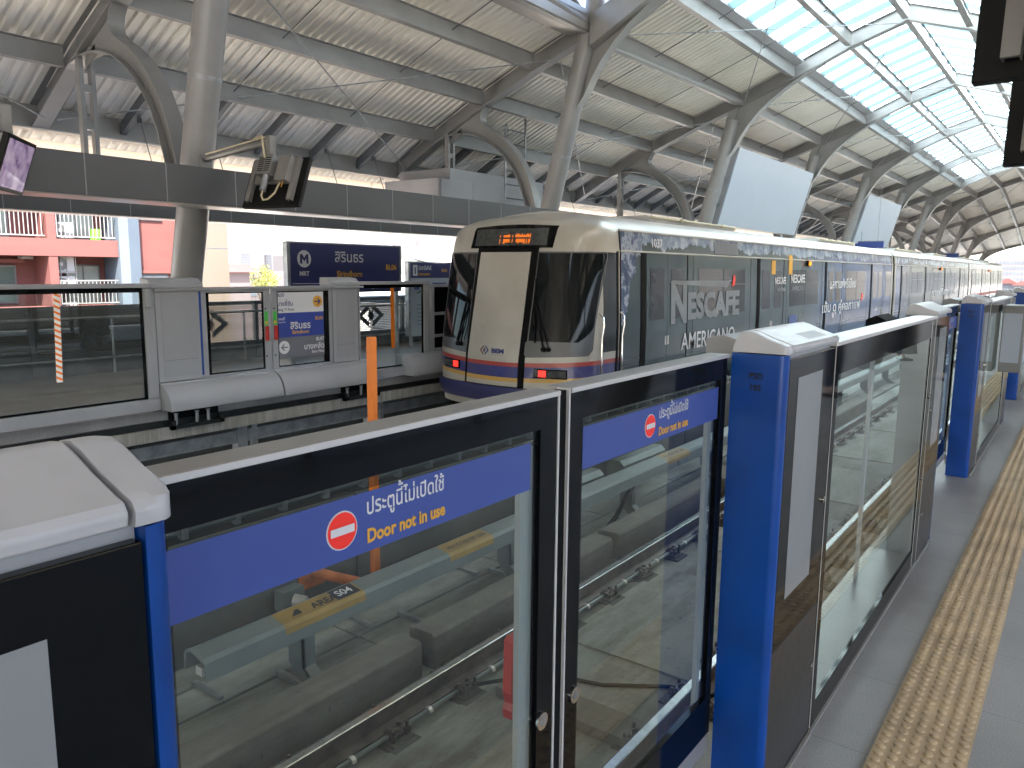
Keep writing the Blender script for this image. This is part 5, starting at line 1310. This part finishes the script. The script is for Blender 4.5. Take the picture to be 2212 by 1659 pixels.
# wipers
def wiper(x, z, tipx, tipz, bx, bz):
    mb = MB().path([fp(x, z, .035), fp((x+tipx)/2, (z+tipz)/2, .06), fp(tipx, tipz, .05)], .011, 6)
    mb.path([fp(x+.07, z, .035), fp((x+tipx)/2+.06, (z+tipz)/2, .06), fp(tipx+.01, tipz-.06, .05)], .009, 6)
    mb.path([fp(tipx, tipz+.28, .03), fp(tipx+.01, tipz, .035), fp(bx, bz, .03)], .013, 6)
    mb.tube(fp(x, z, .01), fp(x, z, .06), .035, 10).tube(fp(x+.07, z, .01), fp(x+.07, z, .06), .03, 10)
    mb.build('wiper', 'black', t1, smooth=40)
wiper(-6.24, .63, -6.45, 1.36, -6.38, .72); wiper(-7.82, .62, -7.70, 1.25, -7.86, .66)
# bumper skirt
sk = []
for z, d in ((.045, -.02), (.04, .05), (-.06, .06), (-.065, .04), (-.13, .045), (-.135, .02), (-.20, .02)):
    sk.append([fp(CX+s*1.40, max(z, -.25), d) for s in ss[2:-2]])
sk = [[(p[0], p[1], z) for p in r_] for r_, z in zip(sk, (.045, .04, -.06, -.065, -.13, -.135, -.20))]
MB().grid(sk).build('bumper_skirt', 'rubberdark', t1, smooth=30)
MB().box(CX-.35, CX+.35, 8.75, 9.4, -.62, -.30).tube((CX, 8.55, -.45), (CX, 9.2, -.45), .12, 12).build('coupler', 'black', t1)
MB().box(CX-1.25, CX+1.25, 9.5, 29.5, -.95, -.30).build('underframe', 'black', t1)
# cab side door and handrails
def sx(z): return CX+hw(z)
ZB = [-.30, .0, .35, .95, 1.5, 2.05, 2.36]
def side(y0, y1, z0, z1, o, back=-.02, side_sign=1):
    zz = sorted(set([z0, z1]+[z for z in ZB if z0 < z < z1])); f = lambda z, d: CX+side_sign*(hw(z)+d)
    fr = [(f(z, o), z) for z in zz]; bk = [(f(z, back), z) for z in zz]
    mb = MB(); L = fr+bk[::-1]
    mb.grid([[(x, y0, z) for x, z in L]+[(L[0][0], y0, L[0][1])], [(x, y1, z) for x, z in L]+[(L[0][0], y1, L[0][1])]])
    for y in (y0, y1): mb.grid([[(x, y, z) for x, z in fr], [(x, y, z) for x, z in bk]])
    return mb
side(9.76, 10.14, .58, 2.03, .004).build('cab_window', 'trainwin', t1)
side(10.145, 10.20, -.25, 2.05, .008).build('door_edge', 'black', t1)
for y in (9.64, 10.245):
    MB().path([(sx(1.15)+.01, y, 1.16), (sx(1.1)+.05, y+.03, 1.10), (sx(.9)+.055, y+.05, .98), (sx(.6)+.055, y, .80), (sx(.6)+.055, y, .20), (sx(.2)+.01, y, .12)], .016, 8).build('grab_rail', 'chrome', t1, smooth=40)
def car_body(t, y0, y1, mat, roofmat='white_roof', nm='body_side'):
    k = MB()
    pr = [(z, hw(z)) for z in ZB]
    for sg in (1, -1):
        k.grid([[(CX+sg*h, y0, z) for z, h in pr], [(CX+sg*h, y1, z) for z, h in pr]])
    k.build(nm, mat, t, smooth=30)
    rf = [(CX+s*h, z) for s in (1,) for z, h in HP[5:]] + [(CX-h, z) for z, h in HP[5:-1][::-1]]
    rm = MB().grid([[(x, y0, z+.002) for x, z in rf], [(x, y1, z+.002) for x, z in rf]])
    for y in (y0+.001, y1-.001):
        rm.face([(x, y, z) for x, z in rf])
    rm.build('roof', roofmat, t, smooth=40)
    MB().tube((sx(2.36)+.012, y0, 2.37), (sx(2.36)+.012, y1, 2.37), .018, 8).build('gutter_strip', 'cream', t)
    MB().tube((sx(2.06)+.004, y0, 2.06), (sx(2.06)+.004, y1, 2.06), .014, 8).build('door_rail_strip', 'cream', t)
    for z in (.40, .30, -.02): side(y0, y1, z, z+.012, .003).build('ridge_line', 'mask', t)
    for y in (y0+.002, y1-.002): MB().face([(CX+h, y, z) for z, h in pr]+[(CX-h, y, z) for z, h in pr[::-1]]).build('end_wall', 'black', t)
def car_bays(t, bands, mat):
    for b in bands:
        side(b, b+.17, -.28, 2.045, .010).build('door_pillar', 'black', t)
        side(b+1.72, b+1.76, -.28, 2.045, .006).build('door_seal', 'black', t)
        for j in (0, 1):
            a = b+.185+j*.77
            d = side(a, a+.755, -.25, 2.035, .004).build('passenger_door', mat, t)
            w = side(a+.13, a+.13+.50, .98, 1.80, .009).build('window', 'trainwin', d)
            hy = a+.70 if j == 0 else a+.02
            side(hy, hy+.035, .55, .70, .012).build('handle', 'chrome', d)
        for wy in (b+2.2, b+3.40):
            if wy+1.1 > t['y1']: continue
            w = side(wy, wy+1.12, .98, 1.82, .006).build('window', 'trainwin', t)
            side(wy+.0, wy+1.12, 1.52, 1.53, .010).build('vent_bar', 'mask', w)
        if b+2.0 < t['y1']: side(b+1.98, b+1.99, -.28, 2.04, .003).build('panel_seam', 'black', t)
        if b+4.8 < t['y1']: side(b+4.85, b+4.86, -.28, 2.04, .003).build('panel_seam', 'black', t)
t1['y1'] = 29.9
car_body(t1, 10.255, 29.85, 'livery1')
side(10.255, 10.275, -.25, 2.34, .010).build('panel_edge', 'black', t1)
car_bays(t1, [10.92, 16.16, 21.30, 26.55], 'livery1')
def stext(s, y0, y1, z0, z1, mat, par, bold=.02):
    zc = (z0+z1)/2; dx = (hw(z1)-hw(z0)); upv = Vector((dx, 0, z1-z0)).normalized()
    return text_mesh(s, (sx(z0)+.013, y0, z0), Y_, upv, h=(z1-z0), w=(y1-y0), bold=bold, lift=.003).build('lettering', mat, par)
stext('N', 11.98, 12.62, .88, 1.58, 'letters', t1, .05)
stext('ESCAFE', 12.66, 15.12, .92, 1.41, 'letters', t1, .05)
def sq(pts, mat, name, par, o=.014): return MB().face([(sx(z)+o, y, z) for y, z in pts]).build(name, mat, par)
sq([(11.94, 1.58), (12.3, 1.54), (14.45, 1.47), (14.62, 1.58), (14.70, 1.60), (12.0, 1.61)], 'letters', 'lettering_bar', t1, .018)
sq([(14.72, 1.48), (14.84, 1.50), (14.90, 1.62), (14.86, 1.70), (14.78, 1.70)], 'red_sticker', 'red_accent', t1, .018)
stext('AMERICANO', 12.42, 14.92, .40, .70, 'sign_white', t1, .012)
stext('1037', 11.30, 11.68, 2.14, 2.28, 'sign_white', t1, .012)
side(13.85, 15.05, 2.09, 2.31, .012).build('side_display', 'sign_grey', t1)
stext('NESCAFE', 17.28, 18.02, 1.50, 1.66, 'sign_white', t1); stext('AMERICANO', 17.40, 18.0, 1.34, 1.42, 'letters', t1)
stext('NESCAFE', 18.42, 19.5, 1.52, 1.72, 'sign_white', t1); stext('AMERICANO', 18.5, 19.45, 1.34, 1.44, 'letters', t1)
sq([(17.0, .22), (17.72, .22), (17.72, .48), (17.0, .48)], 'red', 'red_panel', t1); sq([(18.36, .50), (18.95, .50), (18.95, .76), (18.36, .76)], 'blue', 'blue_panel', t1)
stext('นลกาแฟพรีเมียม', 21.75, 24.6, 1.34, 1.62, 'sign_white', t1, .015); stext('เข้ม ดุ คู่คอกาแฟ', 21.1, 25.2, .62, 1.02, 'sign_white', t1, .02)
sq([(25.32, .90), (25.45, .95), (25.52, 1.08), (25.45, 1.18), (25.36, 1.15)], 'red_sticker', 'red_accent', t1)
for y in (17.05, 18.25): side(y, y+.25, 1.72, 2.02 if y < 18 else 2.16, .013).build('yellow_notice', 'sign_yellow', t1)
def indicator(t, y):
    i = MB().box(sx(2.0)+.005, sx(2.0)+.06, y-.10, y+.10, 1.92, 2.04).build('door_indicator', 'black', t, bevel=.01)
    MB().box(sx(2.0)+.0605, sx(2.0)+.085, y-.075, y+.075, 1.935, 2.03).build('lamp', 'amber', i, bevel=.01)
indicator(t1, 19.7)
side(28.2, 28.5, .25, .62, .012).build('door_control', 'mount', t1)
def roofkit(t, y0, y1):
    for a, b in ((y0, y1),):
        k = MB().prism([(CX-.95, 2.58), (CX+.78, 2.60), (CX+.78, 2.70), (CX+.70, 2.735), (CX-.85, 2.735), (CX-.95, 2.70)], 'y', a, b)
        k.build('roof_unit', 'white_roof', t, bevel=.01)
        g = MB()
        n = int((b-a)/.055)
        for i in range(n): g.box(CX-.6, CX+.60, a+.2+i*.055*(b-a-.4)/(b-a), a+.2+i*.055*(b-a-.4)/(b-a)+.02, 2.736, 2.750)
        g.build('grille', 'steel_dark', t)
        MB().tube((CX+.80, a, 2.70), (CX+.80, b, 2.70), .022, 8).tube((CX+.80, a+1.2, 2.70), (CX+.80, a+1.45, 2.70), .035, 8).tube((CX+.80, b-.8, 2.70), (CX+.80, b-.55, 2.70), .035, 8).build('edge_pipe', 'conduit', t)
roofkit(t1, 12.4, 16.4); roofkit(t1, 22.8, 26.8)
def rear_car(y0, y1, mat, bands, label):
    t = thing('metro_car', (CX, y0, 0), label, 'metro train', 'cars of the metro train'); t['y1'] = y1
    car_body(t, y0, y1, mat); car_bays(t, bands, mat); roofkit(t, y0+3, y0+7); roofkit(t, y0+12, y0+16)
    MB().box(CX-1.25, CX+1.25, y0+.5, y1-.5, -.95, -.30).build('underframe', 'black', t)
    MB().box(CX-1.05, CX+1.05, y0-.34, y0-.002, -.1, 2.25).build('gangway', 'black', t)
    side(y0, y0+.13, -.28, 2.36, .014).build('end_pillar', 'cream', t)
    indicator(t, y0+10.1)
    return t
t2 = rear_car(30.25, 50.4, 'livery2', [31.35, 36.5, 41.7, 46.9], 'middle metro car with blue grey livery')
side(29.72, 29.85, -.28, 2.36, .014).build('end_pillar', 'cream', t1)
stext('กาแฟที่คอกาแฟ', 38.3, 45.5, .75, 1.25, 'sign_white', t2, .02)
t3 = rear_car(50.75, 71.0, 'livery3', [51.9, 57.0, 62.2, 67.4], 'last metro car in pale livery with a red band, far down the platform')
side(50.9, 71.0, .42, .60, .005).build('red_band', 'red', t3)

# ================================================================== OUTSIDE
XB = -33.0
t = thing('red_apartment_block', (-37, 14, -8), 'red block walled apartment building with railed balconies and a grey blue pillar', 'apartment building')
RB = MB()
RB.box(-44, XB-1.4, 2, 21.2, -8, 14)                    # core behind the balconies
RB.box(XB-1.399, XB-.5, 17.0, 21.2, -8, 14)            # right wing
RB.build('wall', 'red_bldg', t)
for z in (-3.15, -.55, 2.13, 4.95, 7.7):
    MB().box(XB-1.395, XB, 2, 16.35, z, z+.68).build('balcony_slab', 'red_bldg', t)
MB().box(XB-1.39, XB-.02, 13.62, 13.95, -8, 14).build('party_wall', 'red_bldg', t)
MB().box(XB-1.39, XB-.02, 7.3, 7.6, -8, 14).build('party_wall', 'red_bldg', t)
MB().prism([(XB-1.3, 16.36), (XB+.12, 16.36), (XB+.35, 16.65), (XB+.1, 17.25), (XB-1.3, 17.25)], 'z', -8, 14).build('pillar', 'greyblue', t)
def bwin(y0, y1, z0, z1, mat, x=XB-1.36, fr='mask'):
    w = MB().box(x-.05, x+.06, y0, y1, z0, z1).build('window', fr, t)
    MB().box(x+.061, x+.066, y0+.07, (y0+y1)/2-.04, z0+.07, z1-.07).box(x+.061, x+.066, (y0+y1)/2+.04, y1-.07, z0+.07, z1-.07).build('pane', mat, w)
bwin(9.4, 12.75, 2.85, 4.85, 'win_green'); bwin(9.6, 12.9, .25, 1.75, 'win_green'); bwin(10.2, 12.9, -1.4, -.6, 'curtain')
bwin(14.6, 16.0, 2.85, 4.75, 'curtain'); bwin(14.75, 16.15, .15, 1.80, 'curtain'); bwin(14.75, 16.15, -2.4, -.6, 'curtain')
bwin(17.35, 18.75, .72, 1.42, 'far_win', XB-.49); bwin(17.3, 18.6, 3.75, 4.6, 'far_win', XB-.49)
MB().box(XB-.49, XB-.36, 17.2, 19.1, 1.45, 1.58).build('window_hood', 'red_bldg', t); MB().box(XB-1.38, XB-1.2, 9.4, 13.2, 1.85, 2.0).build('window_hood', 'red_bldg', t)
for z in (-2.47, .13, 2.81):
    for (ya, yb) in ((7.7, 13.55), (14.0, 16.3)):
        if z == .13 and ya < 10: continue
        g = MB()
        for zz in (z+.08, z+1.0): g.box(XB-.10, XB-.05, ya, yb, zz, zz+.045)
        y = ya
        while y < yb: g.box(XB-.09, XB-.065, y, y+.028, z+.08, z+1.0); y += .155
        g.build('railing', 'white_rail', t)
MB().box(XB-1.36, XB-.9, 13.0, 13.4, 2.0, 2.10).build('ceiling_lamp', 'white_rail', t)
def acu(y, z, label):
    a = thing('air_conditioner', (XB-.7, y, z), label, 'air conditioner', 'air conditioners on the balconies')
    MB().box(XB-.85, XB-.50, y-.42, y+.42, z, z+.62).build('case', 'ac', a, bevel=.01)
    MB().tube((XB-.499, y-.10, z+.31), (XB-.485, y-.10, z+.31), .25, 20).build('fan_grille', 'mask', a); MB().tube((XB-.484, y-.10, z+.31), (XB-.480, y-.10, z+.31), .08, 12).build('fan_hub', 'ac', a)
acu(14.4, 2.86, 'white air conditioner behind the upper balcony railing, lying on its floor')
acu(14.35, 1.50, 'white air conditioner, upper one of the stacked pair on the red building'); acu(14.35, .70, 'white air conditioner, lower one of the stacked pair on the red building'); acu(14.4, -.35, 'white air conditioner behind the lower balcony railing')
ck = MB()
for z in (.66, 1.45): ck.box(XB-.9, XB-.45, 13.96, 14.80, z, z+.03)
for y in (13.97, 14.2, 14.45, 14.79): ck.box(XB-.47, XB-.445, y, y+.022, .66, 2.1)
tag(ck.build('air_conditioner_rack', 'white_rail'), 'white steel rack holding the stacked pair of air conditioners', 'rack')
tag(MB().tube((XB-.35, 15.62, 2.82), (XB-.35, 15.62, 3.25), .20, 16, 0, .24).build('bucket', 'lime', smooth=40), 'bright green bucket on the upper balcony', 'bucket')
t = thing('beige_building', (-38, 24, -8), 'plain beige rendered building wall just right of the leftmost column', 'building')
MB().box(-46, XB+.4, 19.4, 21.2+.1, -8, 13).build('wall', 'beige', t)
MB().box(XB+.401, XB+.408, 19.4, 21.3, 2.6, 2.63).build('panel_joint', 'greyblue', t)
# far skyline beyond the platform
def block(name, x, y, w, d, z1, label, wallm, roofm=None, wins=None, cat='building', ang=0):
    t = thing(name, (x, y, -8), label, cat)
    MB().box(x-w/2, x+w/2, y-d/2, y+d/2, -8, z1).build('wall', wallm, t)
    if roofm:
        MB().prism([(x-w/2-.6, z1+.002), (x+w/2+.6, z1+.002), (x+w/2*.2, z1+w*.28), (x-w/2*.2, z1+w*.28)], 'y', y-d/2-.6, y+d/2+.6).build('roof', roofm, t)
    if wins:
        nx, nz, zs0 = wins; ww = w/nx; hh = (z1-zs0)/nz
        for i in range(nx):
            for j in range(nz):
                MB().box(x-w/2+ww*(i+.2), x-w/2+ww*(i+.8), y-d/2-.06, y-d/2-.002, zs0+hh*(j+.25), zs0+hh*(j+.75)).build('window', 'far_win', t)
    return t
block('town_house', -77, 50.3, 3.2, 3, 1.2, 'pale pink house with a small dark roof at the left of the skyline', 'far_pink', 'far_red', (4, 3, -4))
block('town_house', -92, 66, 9, 6, .6, 'low pink building behind the round tree', 'far_pink', None, (4, 3, -4))
block('apartment_tower', -205, 142, 5, 5, 6.0, 'white apartment tower, left of the far pair', 'far_wall', None, (7, 13, -4), 'tower')
block('apartment_tower', -202, 147.5, 5, 5, 5.6, 'white apartment tower, right of the far pair', 'far_wall', None, (6, 13, -4), 'tower')
block('shop_building', -42, 45, 8, 5, -1.0, 'low building with a red signboard seen through the far glass screen', 'far_wall', None, (4, 2, -6))
tag(MB().box(-37.95, -37.8, 42.8, 46.5, -1.4, .8).build('signboard', 'red', bevel=.02), 'plain red signboard on the low building beyond the fence', 'signboard')
block('white_block', -29, 420, 14, 20, 8, 'white office block with rows of windows beyond the end of the train', 'far_wall', None, (10, 5, -4))
block('red_roofed_house', -22.2, 300, 5.5, 8, -1.2, 'white house with a steep red roof, beyond the end of the train', 'far_wall', 'far_red', (5, 2, -6), 'house')
block('red_roofed_house', -17.5, 290, 4.6, 8, -1.6, 'smaller white house with a red roof, beside the first beyond the train', 'far_wall', 'far_red', (5, 2, -6), 'house')
def tree(x, y, h, r, label, leafm='leaf', nclump=46, seed=1):
    rnd = random.Random(seed); t = thing('leafy_tree', (x, y, -8), label, 'tree')
    tr = MB().tube((x, y, -8), (x+.1, y, -8+h*.5), .22, 8, 0, .14)
    for k in range(6):
        a = k*1.05+.3; tr.tube((x+.08, y, -8+h*(.32+.03*k)), (x+r*.6*math.cos(a), y+r*.6*math.sin(a), -8+h*(.58+.05*k)), .09, 6, 0, .03)
    tr.build('trunk', 'bark', t)
    lf = MB()
    for c in range(nclump):
        th = rnd.uniform(0, 6.28); ph = math.acos(rnd.uniform(-.8, 1)); q = r*rnd.uniform(.45, 1.0)
        cx_, cy_, cz_ = x+q*math.sin(ph)*math.cos(th), y+q*math.sin(ph)*math.sin(th), -8+h*.72+q*.75*math.cos(ph)
        for l in range(42):
            p = Vector((cx_+rnd.gauss(0, r*.16), cy_+rnd.gauss(0, r*.16), cz_+rnd.gauss(0, r*.13)))
            d1 = Vector((rnd.uniform(-1, 1), rnd.uniform(-1, 1), rnd.uniform(-1, 1))).normalized(); d2 = d1.orthogonal().normalized(); s = r*rnd.uniform(.035, .075)
            lf.face([p-d1*s, p+d2*s*.6, p+d1*s, p-d2*s*.6])
    lf.build('crown', 'leaf', t, recalc=False)
    return t
tree(-78, 55.2, 11.6, 1.9, 'round yellow green tree in front of the far houses', seed=4)
tree(-30, 44, 7.5, 2.2, 'small green tree beyond the fence, right of the red signboard', seed=9, nclump=30)
# curved entrance roof to the right of the name sign
t = thing('footbridge_canopy', (-19, 24, -4), 'white curved panelled footbridge roof with ribbed canopy behind the information board', 'footbridge')
out_ = [(21.85, 1.6), (21.86, 2.3), (21.96, 2.55), (22.15, 2.74), (22.43, 2.92), (22.75, 3.05), (23.1, 3.14), (24, 3.22), (33, 3.3)]
in_ = [(22.45, 1.6), (22.50, 2.0), (22.60, 2.24), (22.72, 2.40), (22.90, 2.54), (23.10, 2.63), (23.35, 2.69), (24, 2.71), (33, 2.74)]
fm = MB()
for k in range(len(out_)-1): fm.prism([out_[k], out_[k+1], in_[k+1], in_[k]], 'x', -22.7, -22.5)
fm.build('curved_fascia', 'far_wall', t)
MB().grid([[(x, p[0], p[1]-.02) for p in out_] for x in (-22.71, -30)]).build('roof_sheet', 'far_wall', t)
MB().grid([[(-22.4, 22.6, 2.30), (-22.4, 34, 2.42)], [(-20.0, 22.2, 1.90), (-20.0, 34, 2.0)]]).build('canopy_sheet', 'sheet', t)
for k in range(9):
    y = 22.5+.8*k
    MB().prism([(-22.4, 2.20), (-20.0, 1.82), (-20.0, 1.88), (-22.4, 2.27)], 'y', y, y+.07).build('canopy_rib', 'white_rail', t)
for y in (23.45, 27.0): MB().tube((-22.3, y, -8), (-22.3, y, 2.9), .12, 10).build('post', 'white_rail', t)
MB().box(-30, -20.5, 21.5, 34, .05, .35).build('deck', 'far_wall', t)

# ================================================================== NEAR PLATFORM, OPPOSITE SIDE (seen in reflections)
t = thing('near_platform_fence', (4.0, 20, 0), 'grey steel fence along the back of the near platform, seen only in the glass', 'fence')
nf = MB()
for k in range(28): nf.box(3.96, 4.04, -8+2.5*k, -7.93+2.5*k, 0, 1.15)
nf.box(3.97, 4.03, -8, 62, 1.10, 1.15); nf.box(3.97, 4.03, -8, 62, .12, .18)
for k in range(230): nf.box(3.99, 4.01, -8+.3*k, -7.98+.3*k, .18, 1.10)
nf.build('bars', 'steel', t)
fascia(2*XC+9.6+.6, 2.62, 3.1, -8, 60, 'panelled fascia beam above the near platform, out of view to the right', .6)

block('reflection_blocker', 30, 5, 14, 50, 5.5, 'plain grey block added beyond the near platform to darken reflections', 'near_wall')  # out-of-view blocks added to keep bright sky out of the train side reflections
block('reflection_blocker', 33, 60, 14, 46, 7.5, 'plain block added farther along the near side to darken reflections', 'near_wall')
block('reflection_blocker', 31, 112, 14, 40, 9.0, 'plain block added past the end of the near platform to darken reflections', 'near_wall')

block('reflection_blocker', 40, 190, 50, 90, 14, 'tall plain block added far along the near side to darken reflections', 'near_wall')

def person(x, y, rz, top, legs, label, skirt=False, h=1.66):
    """standing figure, one skinned body plus clothing; facing -x before rotation"""
    t = thing('person', (x, y, 0), label, 'person', None)
    t['_org'] = (0, 0, 0)
    k = h/1.70
    J = [((0, 0, .93), .135), ((0, 0, 1.12), .125), ((0, 0, 1.30), .150), ((0, 0, 1.43), .085), ((-.01, 0, 1.50), .055), ((-.02, 0, 1.58), .085), ((-.015, 0, 1.66), .080)]
    E = [(i, i+1) for i in range(6)]
    for s in (-1, 1):
        b = len(J); J += [((0, s*.09, .88), .095), ((-.01, s*.10, .50), .062), ((.01, s*.10, .10), .042), ((-.03, s*.105, .035), .036), ((-.15, s*.115, .025), .026)]
        E += [(0, b), (b, b+1), (b+1, b+2), (b+2, b+3), (b+3, b+4)]
        b = len(J); J += [((0, s*.19, 1.38), .058), ((.02, s*.23, 1.10), .044), ((-.06, s*.24, .86), .033), ((-.09, s*.235, .77), .026)]
        E += [(2, b), (b, b+1), (b+1, b+2), (b+2, b+3)]
    def skin(J, E, name, mat, root=0, par=t):
        me = bpy.data.meshes.new(name); me.from_pydata([Vector(p)*k for p, r in J], E, []); me.materials.append(M[mat])
        o = bpy.data.objects.new(name, me); COL.objects.link(o)
        m = o.modifiers.new('skin', 'SKIN'); m.use_smooth_shade = True
        sk_ = me.skin_vertices[0].data if len(me.skin_vertices) else None
        if sk_ is None:
            bm = bmesh.new(); bm.from_mesh(me); bm.verts.layers.skin.verify(); bm.to_mesh(me); bm.free(); sk_ = me.skin_vertices[0].data
        for v, (p, r) in zip(sk_, J): v.radius = (r*k, r*k)
        sk_[root].use_root = True
        sb = o.modifiers.new('subd', 'SUBSURF'); sb.levels = 1; sb.render_levels = 2
        o.parent = par; return o
    body = skin(J, E, 'body', 'skin')
    skin([((0, 0, .92), .150), ((0, 0, 1.12), .140), ((0, 0, 1.30), .165), ((0, 0, 1.41), .11), ((0, -.19, 1.38), .072), ((.02, -.23, 1.12), .060), ((0, .19, 1.38), .072), ((.02, .23, 1.12), .060)], [(0, 1), (1, 2), (2, 3), (2, 4), (4, 5), (2, 6), (6, 7)], 'shirt', top)
    if skirt:
        mb = MB(); rows = []
        for z, r_ in ((.98, .155), (.85, .20), (.5, .25), (.16, .30)):
            rows.append([(r_*k*math.cos(2*math.pi*i/18)*(1+.06*math.sin(i*3)), r_*k*math.sin(2*math.pi*i/18)*(1+.06*math.sin(i*3)), z*k) for i in range(18)])
        mb.grid(rows, closed=True).build('skirt', legs, t, smooth=60)
    else:
        skin([((0, 0, .95), .150), ((0, -.09, .86), .112), ((-.01, -.10, .50), .082), ((.01, -.10, .12), .070), ((0, .09, .86), .112), ((-.01, .10, .50), .082), ((.01, .10, .12), .070)], [(0, 1), (1, 2), (2, 3), (0, 4), (4, 5), (5, 6)], 'trousers', legs)
    skin([((-.005, 0, 1.655), .092), ((.02, 0, 1.61), .090), ((.035, 0, 1.56), .07)], [(0, 1), (1, 2)], 'hair', 'hair')
    sh = MB()
    for s in (-1, 1): sh.prism([(-.19*k, s*.11-.045), (-.12*k, s*.11-.05), (.06*k, s*.11-.04), (.06*k, s*.11+.04), (-.12*k, s*.11+.05), (-.19*k, s*.11+.04)], 'z', .003, .05)
    sh.build('shoes', 'cloth_black', t, bevel=.012)
    for o in t.children: o.location = (0, 0, 0)
    t.rotation_euler = (0, 0, rz)
    return t
person(1.45, 11.6, R(20), 'offwhite', 'cloth_navy', 'person in navy trousers and light top, reflected in the nearer fixed screen')
person(1.57, 17.4, R(-30), 'cloth_black', 'cloth_black', 'person in a long black skirt, reflected in the nearer fixed screen', True)
person(2.1, 21.5, R(90), 'cloth_tan', 'cloth_tan', 'person in tan trousers, seen as a faint reflection at the far end of the screen')
person(.45, 14.6, R(0), 'cloth_black', 'cloth_black', 'person in black trousers standing close to the screen, reflected beside its right end')
